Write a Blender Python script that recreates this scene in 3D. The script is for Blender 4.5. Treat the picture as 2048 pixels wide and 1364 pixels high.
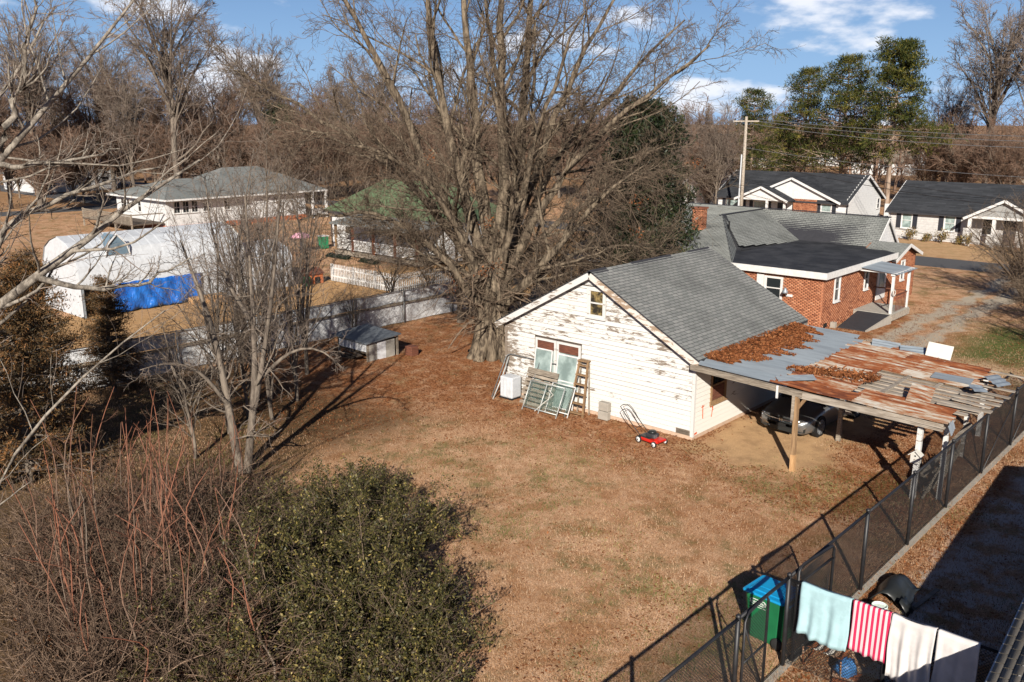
import bpy, math, random
import numpy as np
from mathutils import Matrix, Vector
for o in list(bpy.data.objects): bpy.data.objects.remove(o)
R_ = math.radians
scene = bpy.context.scene
COL = scene.collection
# ------------------------------------------------------------------ camera, sky, sun, exposure
# world axes follow the lots: X across the yard, Y towards the road, origin at the white shed's near corner
cam_d = bpy.data.cameras.new('camera'); cam = bpy.data.objects.new('camera', cam_d); COL.objects.link(cam)
cam_d.sensor_width = 36; cam_d.lens = 31.64; cam_d.clip_start = .1; cam_d.clip_end = 3000
cam.location = (14.01, -24.21, 10.0)
cam.rotation_euler = (R_(90 - 13.796), 0, R_(42))
scene.camera = cam
SUNV = Vector((1.193, -1.684, 1.0)).normalized()
world = bpy.data.worlds.new('World'); scene.world = world; world.use_nodes = True
wn = world.node_tree.nodes; wl = world.node_tree.links; wn.clear()
wo = wn.new('ShaderNodeOutputWorld'); bg = wn.new('ShaderNodeBackground'); bg.inputs[1].default_value = .05
sky = wn.new('ShaderNodeTexSky'); sky.sky_type = 'NISHITA'; sky.sun_disc = False
sky.sun_elevation = math.asin(SUNV.z); sky.sun_rotation = math.atan2(SUNV.x, SUNV.y)
sky.air_density = 1.0; sky.dust_density = .0; sky.ozone_density = 2.0; sky.altitude = 200
tc = wn.new('ShaderNodeTexCoord'); mp = wn.new('ShaderNodeMapping'); mp.inputs['Scale'].default_value = (1, 1, 2.6)
mp.inputs['Location'].default_value = (1, 2, .5)
wl.new(tc.outputs['Generated'], mp.inputs[0])
nz = wn.new('ShaderNodeTexNoise'); nz.inputs['Scale'].default_value = 7; nz.inputs['Detail'].default_value = 7; nz.inputs['Roughness'].default_value = .52
wl.new(mp.outputs[0], nz.inputs['Vector'])
cr = wn.new('ShaderNodeMapRange'); cr.interpolation_type = 'SMOOTHSTEP'
cr.inputs[1].default_value = .54; cr.inputs[2].default_value = .65; cr.inputs[3].default_value = 0; cr.inputs[4].default_value = .93
wl.new(nz.outputs[0], cr.inputs[0])
mx = wn.new('ShaderNodeMixRGB'); mx.inputs[2].default_value = (11.8, 12.2, 13.2, 1)
tn = wn.new('ShaderNodeMixRGB'); tn.blend_type = 'MULTIPLY'; tn.inputs[0].default_value = 1; tn.inputs[2].default_value = (.36, .47, .72, 1); wl.new(sky.outputs[0], tn.inputs[1])
sx = wn.new('ShaderNodeSeparateXYZ'); wl.new(tc.outputs['Generated'], sx.inputs[0]); hz = wn.new('ShaderNodeMapRange'); hz.inputs[1].default_value = 0; hz.inputs[2].default_value = .22; hz.inputs[3].default_value = .9; hz.inputs[4].default_value = 0; wl.new(sx.outputs[2], hz.inputs[0])
pb = wn.new('ShaderNodeMixRGB'); pb.inputs[2].default_value = (4.3, 7.2, 11.6, 1); wl.new(hz.outputs[0], pb.inputs[0]); wl.new(tn.outputs[0], pb.inputs[1])
ce = wn.new('ShaderNodeMapRange'); ce.inputs[1].default_value = .12; ce.inputs[2].default_value = .5; ce.inputs[3].default_value = 1; ce.inputs[4].default_value = .15; wl.new(sx.outputs[2], ce.inputs[0]); cm = wn.new('ShaderNodeMath'); cm.operation = 'MULTIPLY'; wl.new(cr.outputs[0], cm.inputs[0]); wl.new(ce.outputs[0], cm.inputs[1])
wl.new(cm.outputs[0], mx.inputs[0]); wl.new(pb.outputs[0], mx.inputs[1]); wl.new(mx.outputs[0], bg.inputs[0]); wl.new(bg.outputs[0], wo.inputs[0])
sun_d = bpy.data.lights.new('sun', 'SUN'); sun_d.energy = 5.0; sun_d.angle = R_(.55); sun_d.color = (1, .93, .83)
sun = bpy.data.objects.new('sun', sun_d); COL.objects.link(sun); sun.rotation_euler = SUNV.to_track_quat('Z', 'Y').to_euler(); sun.location = (0, 0, 60)
vs = scene.view_settings; vs.view_transform = 'Standard'; vs.look = 'None'; vs.gamma = 1; vs.exposure = .7; vs.use_curve_mapping = False
scene.cycles.max_bounces = 4; scene.cycles.diffuse_bounces = 2; scene.cycles.glossy_bounces = 2
# ------------------------------------------------------------------ helpers
class NT:
    def __init__(s, name):
        s.m = bpy.data.materials.new(name); s.m.use_nodes = True; s.t = s.m.node_tree; s.t.nodes.clear()
        s.out = s.n('ShaderNodeOutputMaterial'); s.b = s.n('ShaderNodeBsdfPrincipled'); s.l(s.b.outputs[0], s.out.inputs[0])
        s._pos = None
    def n(s, t): return s.t.nodes.new('ShaderNode' + t if not t.startswith('Shader') else t)
    def l(s, a, b): s.t.links.new(a, b)
    def put(s, sock, v):
        if hasattr(v, 'default_value') or hasattr(v, 'is_linked'): s.l(v, sock)
        else:
            if hasattr(sock.default_value, '__len__') and not hasattr(v, '__len__'): v = (v,) * len(sock.default_value)
            if hasattr(v, '__len__') and len(v) == 3 and len(sock.default_value) == 4: v = (*v, 1)
            sock.default_value = v
    def pos(s):
        if s._pos is None: s._pos = s.n('NewGeometry').outputs['Position']
        return s._pos
    def xyz(s, v=None):
        q = s.n('SeparateXYZ'); s.l(v or s.pos(), q.inputs[0]); return q.outputs
    def math(s, op, a, b=0.0, c=None, clamp=False):
        q = s.n('Math'); q.operation = op; q.use_clamp = clamp; s.put(q.inputs[0], a); s.put(q.inputs[1], b)
        if c is not None: s.put(q.inputs[2], c)
        return q.outputs[0]
    def map(s, vec=None, scale=(1, 1, 1), loc=(0, 0, 0), rot=(0, 0, 0)):
        q = s.n('Mapping'); s.l(vec or s.pos(), q.inputs[0]); q.inputs['Scale'].default_value = scale; q.inputs['Location'].default_value = loc
        q.inputs['Rotation'].default_value = rot; return q.outputs[0]
    def noise(s, scale, detail=5, rough=.55, vec=None, dist=0, color=False):
        q = s.n('TexNoise'); s.l(vec or s.pos(), q.inputs['Vector']); q.inputs['Scale'].default_value = scale; q.inputs['Detail'].default_value = detail
        q.inputs['Roughness'].default_value = rough; q.inputs['Distortion'].default_value = dist; return q.outputs[1 if color else 0]
    def voro(s, scale, vec=None, rnd=1, out=0):
        q = s.n('TexVoronoi'); s.l(vec or s.pos(), q.inputs['Vector']); q.inputs['Scale'].default_value = scale; q.inputs['Randomness'].default_value = rnd; return q.outputs[out]
    def ss(s, v, a, b, lo=0, hi=1):
        q = s.n('MapRange'); q.interpolation_type = 'SMOOTHSTEP'; s.put(q.inputs[0], v)
        for i, x in enumerate((a, b, lo, hi)): s.put(q.inputs[i + 1], x)
        return q.outputs[0]
    def mix(s, f, a, b, mode='MIX'):
        q = s.n('MixRGB'); q.blend_type = mode; s.put(q.inputs[0], f); s.put(q.inputs[1], a); s.put(q.inputs[2], b); return q.outputs[0]
    def attr(s, name='tint', out='Fac'):
        q = s.n('Attribute'); q.attribute_name = name; return q.outputs[out]
    def rnd(s): return s.n('ObjectInfo').outputs['Random']
    def ramp(s, f, *stops):
        q = s.n('ValToRGB'); s.l(f, q.inputs[0]); e = q.color_ramp.elements
        while len(e) < len(stops): e.new(.5)
        for el, (p, c) in zip(e, stops): el.position = p; el.color = (*c, 1)
        return q.outputs[0]
    def bump(s, h, strength=.3, dist=.02):
        q = s.n('Bump'); s.l(h, q.inputs['Height']); q.inputs['Strength'].default_value = strength; q.inputs['Distance'].default_value = dist; s.l(q.outputs[0], s.b.inputs['Normal'])
    def fin(s, col, rough=.85, metal=0, spec=.3, **kw):
        s.put(s.b.inputs['Base Color'], col); s.put(s.b.inputs['Roughness'], rough); s.put(s.b.inputs['Metallic'], metal); s.put(s.b.inputs['Specular IOR Level'], spec)
        for k, v in kw.items(): s.put(s.b.inputs[k], v)
        return s.m
MT = {}
def simple(name, c1, c2=None, scale=6, rough=.8, stretch=(1, 1, 1), metal=0, spec=.3, bump=0, lo=.35, hi=.65, detail=6, rand=0):
    t = NT(name)
    if c2 is None: c2 = tuple(x * .75 for x in c1)
    v = t.map(scale=stretch); f = t.noise(scale, detail, .6, v); c = t.mix(t.ss(f, lo, hi), c1, c2)
    if rand:
        h = t.n('HueSaturation'); t.l(c, h.inputs['Color']); t.l(t.math('ADD', t.math('MULTIPLY', t.rnd(), rand), 1 - rand / 2), h.inputs['Value']); c = h.outputs[0]
    if bump: t.bump(f, bump, .02)
    MT[name] = t.fin(c, rough, metal, spec); return MT[name]
def tag(o, label=None, cat=None, group=None, kind=None):
    for k, v in (('label', label), ('category', cat), ('group', group), ('kind', kind)):
        if v: o[k] = v
    return o
def thing(name, label, cat, loc=(0, 0, 0), rz=0, group=None):
    o = bpy.data.objects.new(name, None); COL.objects.link(o); o.location = loc; o.rotation_euler = (0, 0, rz); o.empty_display_size = .2
    return tag(o, label, cat, group)
def adopt(o, parent, world_space=True):
    o.parent = parent
    if world_space:
        T = Matrix.Identity(4); q = parent
        while q is not None:
            T = T @ Matrix.Identity(4); q = q.parent
        m = Matrix.LocRotScale(parent.location, parent.rotation_euler, parent.scale) if parent.type == 'EMPTY' else Matrix.Identity(4)
        o.matrix_parent_inverse = m.inverted()
class MB:
    def __init__(s): s.v = []; s.f = []; s.n = 0
    def add(s, v, f):
        s.v += [tuple(map(float, p)) for p in v]; s.f += [tuple(i + s.n for i in q) for q in f]; s.n += len(v); return s
    def box(s, x0, x1, y0, y1, z0, z1):
        return s.add([(x0, y0, z0), (x1, y0, z0), (x1, y1, z0), (x0, y1, z0), (x0, y0, z1), (x1, y0, z1), (x1, y1, z1), (x0, y1, z1)],
                     [(0, 3, 2, 1), (4, 5, 6, 7), (0, 1, 5, 4), (1, 2, 6, 5), (2, 3, 7, 6), (3, 0, 4, 7)])
    def beam(s, p, q, w, h=None, up=(0, 0, 1)):
        h = h or w; p = Vector(p); q = Vector(q); d = (q - p).normalized(); up = Vector(up)
        if abs(d.dot(up)) > .98: up = Vector((0, 1, 0))
        x = d.cross(up).normalized() * (w / 2); y = x.cross(d).normalized() * (h / 2)
        V = [p - x - y, p + x - y, p + x + y, p - x + y, q - x - y, q + x - y, q + x + y, q - x + y]
        return s.add(V, [(0, 1, 2, 3), (7, 6, 5, 4), (0, 4, 5, 1), (1, 5, 6, 2), (2, 6, 7, 3), (3, 7, 4, 0)])
    def tube(s, pts, r, k=6):
        pts = [Vector(p) for p in pts]; rs = r if hasattr(r, '__len__') else [r] * len(pts); V = []; F = []; ref = Vector((.31, .17, .93))
        for i, p in enumerate(pts):
            d = (pts[min(i + 1, len(pts) - 1)] - pts[max(i - 1, 0)]).normalized(); a = d.cross(ref if abs(d.dot(ref)) < .97 else Vector((1, 0, 0))).normalized(); b = d.cross(a)
            for j in range(k):
                t = 2 * math.pi * j / k; V.append(p + (a * math.cos(t) + b * math.sin(t)) * rs[i])
        n = len(pts)
        for i in range(n - 1):
            for j in range(k): F.append((i * k + j, i * k + (j + 1) % k, (i + 1) * k + (j + 1) % k, (i + 1) * k + j))
        F.append(tuple(range(k))[::-1]); F.append(tuple((n - 1) * k + j for j in range(k)))
        return s.add(V, F)
    def cyl(s, p, q, r, k=12, r2=None): return s.tube([p, q], [r, r if r2 is None else r2], k)
    def slab(s, poly, d):
        """poly: 3-D outline (planar); d: extrusion vector"""
        n = len(poly); d = Vector(d); V = [Vector(p) for p in poly] + [Vector(p) + d for p in poly]
        return s.add(V, [tuple(range(n))[::-1], tuple(range(n, 2 * n))] + [(i, (i + 1) % n, n + (i + 1) % n, n + i) for i in range(n)])
    def lathe(s, c, prof, k=16, ax='z'):
        V = []; F = []
        for r, h in prof:
            for j in range(k):
                t = 2 * math.pi * j / k; x, y = r * math.cos(t), r * math.sin(t)
                V.append((c[0] + x, c[1] + y, c[2] + h) if ax == 'z' else ((c[0] + h, c[1] + x, c[2] + y) if ax == 'x' else (c[0] + x, c[1] + h, c[2] + y)))
        for i in range(len(prof) - 1):
            for j in range(k): F.append((i * k + j, i * k + (j + 1) % k, (i + 1) * k + (j + 1) % k, (i + 1) * k + j))
        F.append(tuple(range(k))[::-1]); F.append(tuple((len(prof) - 1) * k + j for j in range(k)))
        return s.add(V, F)
    def grid(s, P):
        n, m = len(P), len(P[0]); return s.add([p for r in P for p in r], [(i * m + j, i * m + j + 1, (i + 1) * m + j + 1, (i + 1) * m + j) for i in range(n - 1) for j in range(m - 1)])
    def build(s, name, mat, parent=None, smooth=False, local=False, bevel=0, solid=0):
        me = bpy.data.meshes.new(name); me.from_pydata(s.v, [], s.f); me.update(); me.materials.append(MT[mat] if isinstance(mat, str) else mat)
        if smooth: me.polygons.foreach_set('use_smooth', [True] * len(me.polygons))
        o = bpy.data.objects.new(name, me); COL.objects.link(o)
        if solid: md = o.modifiers.new('solid', 'SOLIDIFY'); md.thickness = solid; md.offset = 0
        if bevel: md = o.modifiers.new('bevel', 'BEVEL'); md.width = bevel; md.segments = 2; md.limit_method = 'ANGLE'
        if parent is not None: adopt(o, parent, not local)
        return o
def one(name, mat, parent=None, local=False, **k):
    """one box as an object"""
    m = MB(); m.box(*k['b']); return m.build(name, mat, parent, local=local)
def npmesh(name, V, F, mat, parent=None, tint=None, smooth=False, local=False, vcol=None):
    V = np.asarray(V, np.float32); F = np.asarray(F, np.int32); me = bpy.data.meshes.new(name); k = F.shape[1]
    me.vertices.add(len(V)); me.vertices.foreach_set('co', V.ravel()); me.loops.add(F.size); me.loops.foreach_set('vertex_index', F.ravel())
    me.polygons.add(len(F)); me.polygons.foreach_set('loop_start', np.arange(0, F.size, k, dtype=np.int32))
    if smooth: me.polygons.foreach_set('use_smooth', np.ones(len(F), bool))
    if tint is not None:
        at = me.attributes.new('tint', 'FLOAT', 'POINT'); at.data.foreach_set('value', np.asarray(tint, np.float32))
    me.update(calc_edges=True); me.validate()
    fine = name in ('twigs', 'foliage', 'crown', 'sprouts', 'needles', 'clinging_leaves', 'branches'); me.materials.append(MT[mat] if isinstance(mat, str) else mat)
    o = bpy.data.objects.new(name, me); COL.objects.link(o)
    if fine: o['kind'] = 'stuff'
    if parent is not None: adopt(o, parent, not local)
    return o
def copy_tree(o, parent=None, loc=None, rz=None, scale=None, label=None):
    c = o.copy(); COL.objects.link(c); c.parent = parent
    if parent is not None: c.matrix_parent_inverse = o.matrix_parent_inverse.copy()
    if loc is not None: c.location = loc
    if rz is not None: c.rotation_euler = (0, 0, rz)
    if scale is not None: c.scale = (scale,) * 3 if not hasattr(scale, '__len__') else scale
    if label: c['label'] = label
    for ch in [x for x in o.children]: copy_tree(ch, c)
    return c
rnd = random.Random(7)
# ------------------------------------------------------------------ materials
def mats():
    # old white paint peeling off grey clapboards
    def peel(name, amt, paint=(.55, .54, .515), wood=(.13, .105, .082)):
        t = NT(name); v = t.map(scale=(.9, .9, 4.2)); p = t.noise(2.3, 10, .76, v, .4); q = t.noise(.32, 3, .5)
        k = t.math('ADD', p, t.math('MULTIPLY', t.math('SUBTRACT', q, .5), .75)); k = t.math('ADD', k, t.math('MULTIPLY', t.math('SUBTRACT', t.rnd(), .5), .10))
        f = t.ss(k, amt, amt + .035); dirt = t.noise(1.1, 5, .6, t.map(scale=(1, 1, .4)))
        w = t.mix(t.noise(9, 6, .6, t.map(scale=(1, 1, 14))), wood, tuple(x * 1.9 for x in wood))
        pc = t.mix(t.ss(dirt, .5, .8, 0, .35), paint, (.60, .54, .44)); t.bump(k, .12, .01)
        MT[name] = t.fin(t.mix(f, pc, w), .75)
    peel('peel', .555); peel('peel_light', .62); peel('peel_side', .70, (.63, .61, .56)); peel('peel_heavy', .50, (.58, .54, .49), (.20, .145, .10))
    # greying 3-tab shingles
    def shing(name, c, d, g=(.02, .03, .02)):
        t = NT(name); a = t.noise(38, 3, .7); b_ = t.noise(.55, 4, .6); r = t.attr()
        col = t.mix(t.math('MULTIPLY', r, .75), c, d); col = t.mix(t.ss(b_, .44, .72, 0, .6), col, tuple(x * .5 for x in c)); col = t.mix(t.ss(a, .4, .75, 0, .5), col, tuple(x * 1.5 for x in c))
        t.bump(a, .25, .01); MT[name] = t.fin(col, .9)
    shing('shingle_grey', (.150, .155, .148), (.235, .235, .222)); shing('shingle_green', (.155, .162, .152), (.225, .23, .217)); shing('shingle_black', (.022, .024, .028), (.05, .053, .06))
    shing('shingle_slate', (.135, .145, .14), (.195, .20, .195)); shing('shingle_moss', (.085, .125, .065), (.13, .17, .09)); shing('shingle_tan', (.17, .15, .12), (.24, .21, .17))
    t = NT('roll_roof'); a = t.noise(1.2, 6, .6); t.bump(t.noise(30, 4), .15, .01); MT['roll_roof'] = t.fin(t.mix(t.ss(a, .35, .7), (.018, .019, .022), (.045, .046, .05)), .8)
    # metals
    t = NT('galv'); a = t.noise(1.5, 5, .6, t.map(scale=(.4, 3, 1))); c = t.mix(t.ss(a, .35, .7), (.27, .315, .35), (.19, .22, .25)); h = t.math('MULTIPLY', t.rnd(), .2)
    MT['galv'] = t.fin(t.mix(h, c, (.45, .47, .48)), .5, .35, .5)
    t = NT('rust'); v = t.map(scale=(.5, 2.6, 1)); a = t.noise(2.4, 8, .68, v); b_ = t.noise(7, 6, .7, v); k = t.math('ADD', a, t.math('MULTIPLY', t.math('SUBTRACT', t.rnd(), .5), .22))
    c = t.ramp(k, (.34, (.42, .39, .34)), (.45, (.30, .19, .12)), (.53, (.24, .075, .026)), (.68, (.10, .03, .015)))
    c = t.mix(t.ss(b_, .62, .70, 0, .75), c, (.48, .45, .40)); MT['rust'] = t.fin(c, .75, .15)
    simple('steel', (.30, .31, .32), (.18, .19, .2), 8, .45, metal=.6); simple('dull_pipe', (.20, .21, .21), (.12, .12, .12), 9, .55, metal=.4); simple('pipe_pale', (.50, .52, .50), (.36, .37, .36), 9, .5, metal=.35)
    simple('black_metal', (.012, .012, .014), (.02, .02, .022), 9, .5, spec=.5); simple('black_wire', (.014, .014, .016), (.02, .02, .02), 9, .6)
    simple('wire_green', (.16, .24, .20), (.10, .15, .13), 9, .6)
    # woods
    simple('wood_grey', (.30, .255, .20), (.16, .13, .10), 3.5, .85, (1, 1, 9), rand=.35, bump=.15); simple('wood_greyh', (.36, .315, .26), (.20, .165, .13), 3, .85, (.6, 5, 5), rand=.4, bump=.15)
    simple('wood_brown', (.30, .19, .10), (.19, .115, .06), 3, .8, (6, 6, .7), rand=.2, bump=.1); simple('wood_new', (.50, .31, .15), (.36, .20, .09), 4, .8, (6, 6, .7)); simple('wood_red', (.16, .06, .035), (.09, .035, .022), 4, .8, (1, 1, 6))
    simple('wood_dark', (.10, .075, .055), (.05, .038, .03), 4, .85, (1, 1, 6), rand=.3)
    # paints
    for n, c, r in (('white', (.62, .61, .59), .55), ('white_vinyl', (.60, .60, .59), .5), ('cream_vinyl', (.50, .485, .465), .55), ('off_white', (.55, .53, .48), .6), ('white_metal', (.52, .54, .56), .45), ('sheet_white', (.64, .65, .66), .5),
                    ('shutter', (.025, .027, .035), .5), ('dark', (.012, .012, .012), .7), ('charcoal', (.035, .035, .04), .7), ('red_paint', (.50, .02, .012), .35), ('orange_mark', (.62, .12, .04), .7),
                    ('concrete', (.33, .30, .255), .9), ('foundation', (.50, .36, .26), .9), ('pad', (.48, .345, .22), .95), ('asphalt', (.085, .085, .088), .9), ('rubber', (.02, .02, .02), .75), ('blue_grey', (.13, .19, .24), .6), ('hutch_roof', (.12, .135, .15), .6),
                    ('board_stone', (.34, .32, .28), .9), ('beige', (.50, .42, .33), .7), ('green_plastic', (.02, .20, .09), .45), ('pink', (.75, .38, .48), .6), ('bin_blue', (.008, .26, .52), .4), ('bin_green', (.01, .125, .048), .5),
                    ('bucket', (.68, .76, .68), .45), ('black_plastic', (.02, .022, .022), .35), ('cloth_blue', (.33, .49, .52), .9), ('cloth_white', (.56, .53, .51), .9), ('bag_blue', (.05, .17, .40), .4), ('terracotta', (.42, .13, .05), .8), ('grey_fascia', (.30, .30, .29), .6)):
        simple(n, c, tuple(x * .86 for x in c), 5, r)
    t = NT('tarp'); a = t.noise(1.6, 5, .6, t.map(scale=(1, 1, .6), rot=(.5, 0, 0))); t.bump(a, .9, .25); MT['tarp'] = t.fin(t.mix(t.ss(a, .3, .7), (.008, .085, .36), (.015, .14, .50)), .32, spec=.6)
    t = NT('glass'); t.fin((.018, .022, .024), .06, 0, .6); MT['glass'] = t.m
    t = NT('glass_pale'); a = t.noise(1.7, 4); t.fin(t.mix(t.ss(a, .35, .65), (.34, .42, .40), (.16, .21, .20)), .12, 0, .5); MT['glass_pale'] = t.m
    t = NT('glass_warm'); a = t.noise(3.1, 5); t.fin(t.mix(t.ss(a, .42, .6), (.03, .026, .02), (.26, .19, .08)), .1, 0, .5); MT['glass_warm'] = t.m
    t = NT('brick'); r = t.attr(); c = t.ramp(r, (0, (.19, .065, .035)), (.35, (.33, .125, .062)), (.75, (.41, .17, .088)), (1, (.46, .215, .12))); n_ = t.noise(.7, 5); MT['brick'] = t.fin(t.mix(t.ss(n_, .5, .8, 0, .45), c, (.20, .085, .05)), .9)
    simple('mortar', (.30, .165, .105), (.24, .12, .075), 3, .95)
    t = NT('stripe'); x = t.xyz(t.n('TexCoord').outputs['Object'])[0]; f = t.math('LESS_THAN', t.math('FRACT', t.math('MULTIPLY', x, 11.2)), .5); MT['stripe'] = t.fin(t.mix(f, (.62, .46, .47), (.46, .018, .07)), .9)
    # vegetation
    def bark(name, c, d, sc=6, st=(1, 1, .25)):
        t = NT(name); a = t.noise(sc, 8, .68, t.map(scale=st)); t.bump(a, .8, .05); MT[name] = t.fin(t.mix(t.ss(a, .36, .64), c, d), .95, spec=.1)
    bark('bark_big', (.045, .034, .025), (.215, .17, .12), 7, (1, 1, .16)); bark('bark_pale', (.29, .255, .21), (.10, .085, .07), 7, (1, 1, .7)); bark('bark_grey', (.085, .068, .055), (.20, .165, .13), 6); bark('bark_pine', (.20, .14, .10), (.34, .26, .20), 4)
    def twig(name, c, d):
        t = NT(name); r = t.attr(); MT[name] = t.fin(t.mix(r, c, d), .9, spec=.15)
    twig('twig', (.06, .044, .032), (.20, .148, .105)); twig('twig_grey', (.10, .077, .062), (.26, .205, .165)); twig('twig_red', (.07, .036, .026), (.22, .115, .075)); twig('twig_brown', (.11, .07, .05), (.24, .155, .11)); twig('stalk', (.06, .045, .032), (.20, .145, .10)); twig('twig_dark', (.035, .022, .015), (.24, .165, .115)); leaf_ = None
    def leaf(name, *st, rough=.5, spec=.35):
        t = NT(name); MT[name] = t.fin(t.ramp(t.attr(), *st), rough, spec=spec)
    leaf('leaf_privet', (0, (.018, .018, .006)), (.5, (.048, .046, .015)), (.75, (.12, .10, .03)), (1, (.29, .22, .07)), rough=.5, spec=.22)
    leaf('leaf_dark', (0, (.008, .014, .005)), (.7, (.022, .034, .011)), (1, (.06, .07, .02))); leaf('needle_pine', (0, (.010, .018, .005)), (.5, (.045, .052, .011)), (1, (.17, .135, .026)), rough=.7, spec=.15)
    leaf('needle_cedar', (0, (.02, .018, .008)), (.5, (.10, .055, .018)), (1, (.26, .105, .03)), rough=.7); leaf('leaf_dead', (0, (.085, .028, .011)), (.5, (.21, .072, .025)), (1, (.31, .135, .055)), rough=.8, spec=.15)
    leaf('grass_dead', (0, (.15, .08, .033)), (.3, (.27, .14, .066)), (.65, (.38, .235, .135)), (1, (.46, .32, .21)), rough=.85, spec=.1); leaf('grass_green', (0, (.05, .07, .02)), (.6, (.11, .125, .035)), (1, (.25, .22, .08)), rough=.8, spec=.15)
    leaf('sucker_bark', (0, (.16, .125, .095)), (.35, (.18, .115, .08)), (.65, (.19, .085, .05)), (1, (.22, .085, .048)), rough=.7)
    leaf('shrub_gold', (0, (.10, .09, .02)), (1, (.22, .13, .04)))
mats()
# ------------------------------------------------------------------ ground
def ground_mat():
    t = NT('ground'); P = t.pos(); w = t.noise(.55, 4, .55, color=True)
    off = t.n('VectorMath'); off.operation = 'MULTIPLY_ADD'; t.l(w, off.inputs[0]); off.inputs[1].default_value = (2.6, 2.6, 0); t.l(P, off.inputs[2])
    sub = t.n('VectorMath'); sub.operation = 'SUBTRACT'; t.l(off.outputs[0], sub.inputs[0]); sub.inputs[1].default_value = (1.3, 1.3, 0)
    X, Y, _ = t.xyz(sub.outputs[0])
    def sbox(x0, x1, y0, y1, soft):
        d = t.math('MINIMUM', t.math('MINIMUM', t.math('SUBTRACT', X, x0), t.math('SUBTRACT', x1, X)), t.math('MINIMUM', t.math('SUBTRACT', Y, y0), t.math('SUBTRACT', y1, Y)))
        return t.ss(d, -soft, soft)
    def disc(x, y, r, soft):
        q = t.math('ADD', t.math('POWER', t.math('SUBTRACT', X, x), 2), t.math('POWER', t.math('SUBTRACT', Y, y), 2)); return t.ss(t.math('SQRT', q), r + soft, r - soft)
    def mx_(*a):
        r = a[0]
        for b in a[1:]: r = t.math('MAXIMUM', r, b)
        return r
    fine = t.noise(26, 5, .75); mid = t.noise(3.2, 6, .65); big = t.noise(.28, 4, .55); spk = t.voro(11, out=0)
    c = t.ramp(t.math('ADD', t.math('MULTIPLY', fine, .75), t.math('MULTIPLY', mid, .3)), (.36, (.11, .055, .025)), (.47, (.36, .195, .10)), (.57, (.56, .345, .205)), (.70, (.72, .53, .38)))
    c = t.mix(t.math('MULTIPLY', t.ss(t.noise(.9, 6, .65, t.map(loc=(2, 7, 0))), .48, .64), .75), c, t.mix(fine, (.20, .085, .035), (.40, .205, .095)))
    grn = t.math('MULTIPLY', t.ss(t.noise(.75, 5, .6, t.map(loc=(9, 4, 0))), .47, .62), t.ss(mid, .36, .6)); c = t.mix(t.math('MULTIPLY', grn, .8), c, t.mix(fine, (.075, .07, .022), (.22, .175, .07)))
    # leaf litter: orange brown
    lit = mx_(disc(-12, 3.5, 7.5, 3.5), t.math('MULTIPLY', sbox(-20, 1, -3.2, 9, 2.2), .95), sbox(-18.5, -9, -9, 10, 2), t.math('MULTIPLY', sbox(1, 7.6, -6, -1.0, 1.6), .5), sbox(4, 7.6, -2, 9, .6), t.math('MULTIPLY', sbox(7.7, 8.5, -9, 30, .35), .85), sbox(-3.4, -.9, 16, 24, .5), t.math('MULTIPLY', sbox(.6, 3, 12, 22, 1), .6))
    lit = t.math('MULTIPLY', lit, t.ss(t.noise(1.7, 6, .65), .30, .58))
    lc = t.ramp(t.math('ADD', t.math('MULTIPLY', fine, .7), t.math('MULTIPLY', spk, .5)), (.30, (.08, .028, .012)), (.5, (.20, .072, .026)), (.68, (.30, .12, .048)), (.85, (.40, .20, .095)))
    c = t.mix(t.math('MULTIPLY', lit, .92), c, lc)
    # dark leaf-mould ground under the left thicket, its colour deepened for the shade there
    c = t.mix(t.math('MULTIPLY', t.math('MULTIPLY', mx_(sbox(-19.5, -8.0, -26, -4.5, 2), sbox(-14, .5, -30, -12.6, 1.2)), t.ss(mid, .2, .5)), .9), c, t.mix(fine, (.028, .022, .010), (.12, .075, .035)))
    dirt = t.mix(t.ss(t.noise(1.4, 6, .65), .42, .68, 0, .6), t.mix(fine, (.42, .255, .125), (.60, .395, .215)), (.26, .16, .085))
    c = t.mix(t.math('MULTIPLY', mx_(sbox(.2, 3.9, -.9, 7.4, .5), t.math('MULTIPLY', disc(4.9, -.5, .55, .5), .7)), .95), c, dirt)
    gr = t.mix(t.noise(40, 4, .8), (.26, .225, .17), (.55, .48, .38)); c = t.mix(t.math('MULTIPLY', mx_(sbox(-1.0, -.05, 14, 41.5, .25), sbox(.55, 1.5, 11, 41.5, .28), t.math('MULTIPLY', sbox(-1.4, 1.8, 9.5, 15.5, .8), .8)), .93), c, gr)
    c = t.mix(t.math('MULTIPLY', mx_(disc(4.4, 15, 1.2, .8), sbox(4, 8, 14.2, 15.4, .4)), .9), c, (.56, .40, .25))
    c = t.mix(t.math('MULTIPLY', sbox(2.4, 12, 16.6, 24.5, 1.2), t.ss(mid, .25, .5)), c, t.mix(fine, (.055, .075, .018), (.125, .14, .04)))
    grit = t.mix(t.noise(34, 4, .8), (.30, .24, .19), (.66, .58, .53)); c = t.mix(t.math('MULTIPLY', t.math('MULTIPLY', sbox(8.5, 16, -14, 4.5, .5), t.ss(t.noise(1.3, 5, .7), .42, .56)), .9), c, grit)
    # neighbours' straw yard, far lawns
    c = t.mix(t.math('MULTIPLY', sbox(-34, -20.3, -20, 40, .5), .85), c, t.ramp(t.math('ADD', t.math('MULTIPLY', fine, .6), t.math('MULTIPLY', mid, .4)), (.3, (.24, .13, .05)), (.5, (.44, .26, .115)), (.7, (.55, .38, .2))))
    c = t.mix(t.math('MULTIPLY', sbox(-30, 60, 47, 56, 1), .6), c, t.mix(mid, (.40, .235, .115), (.52, .37, .19)))
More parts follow.
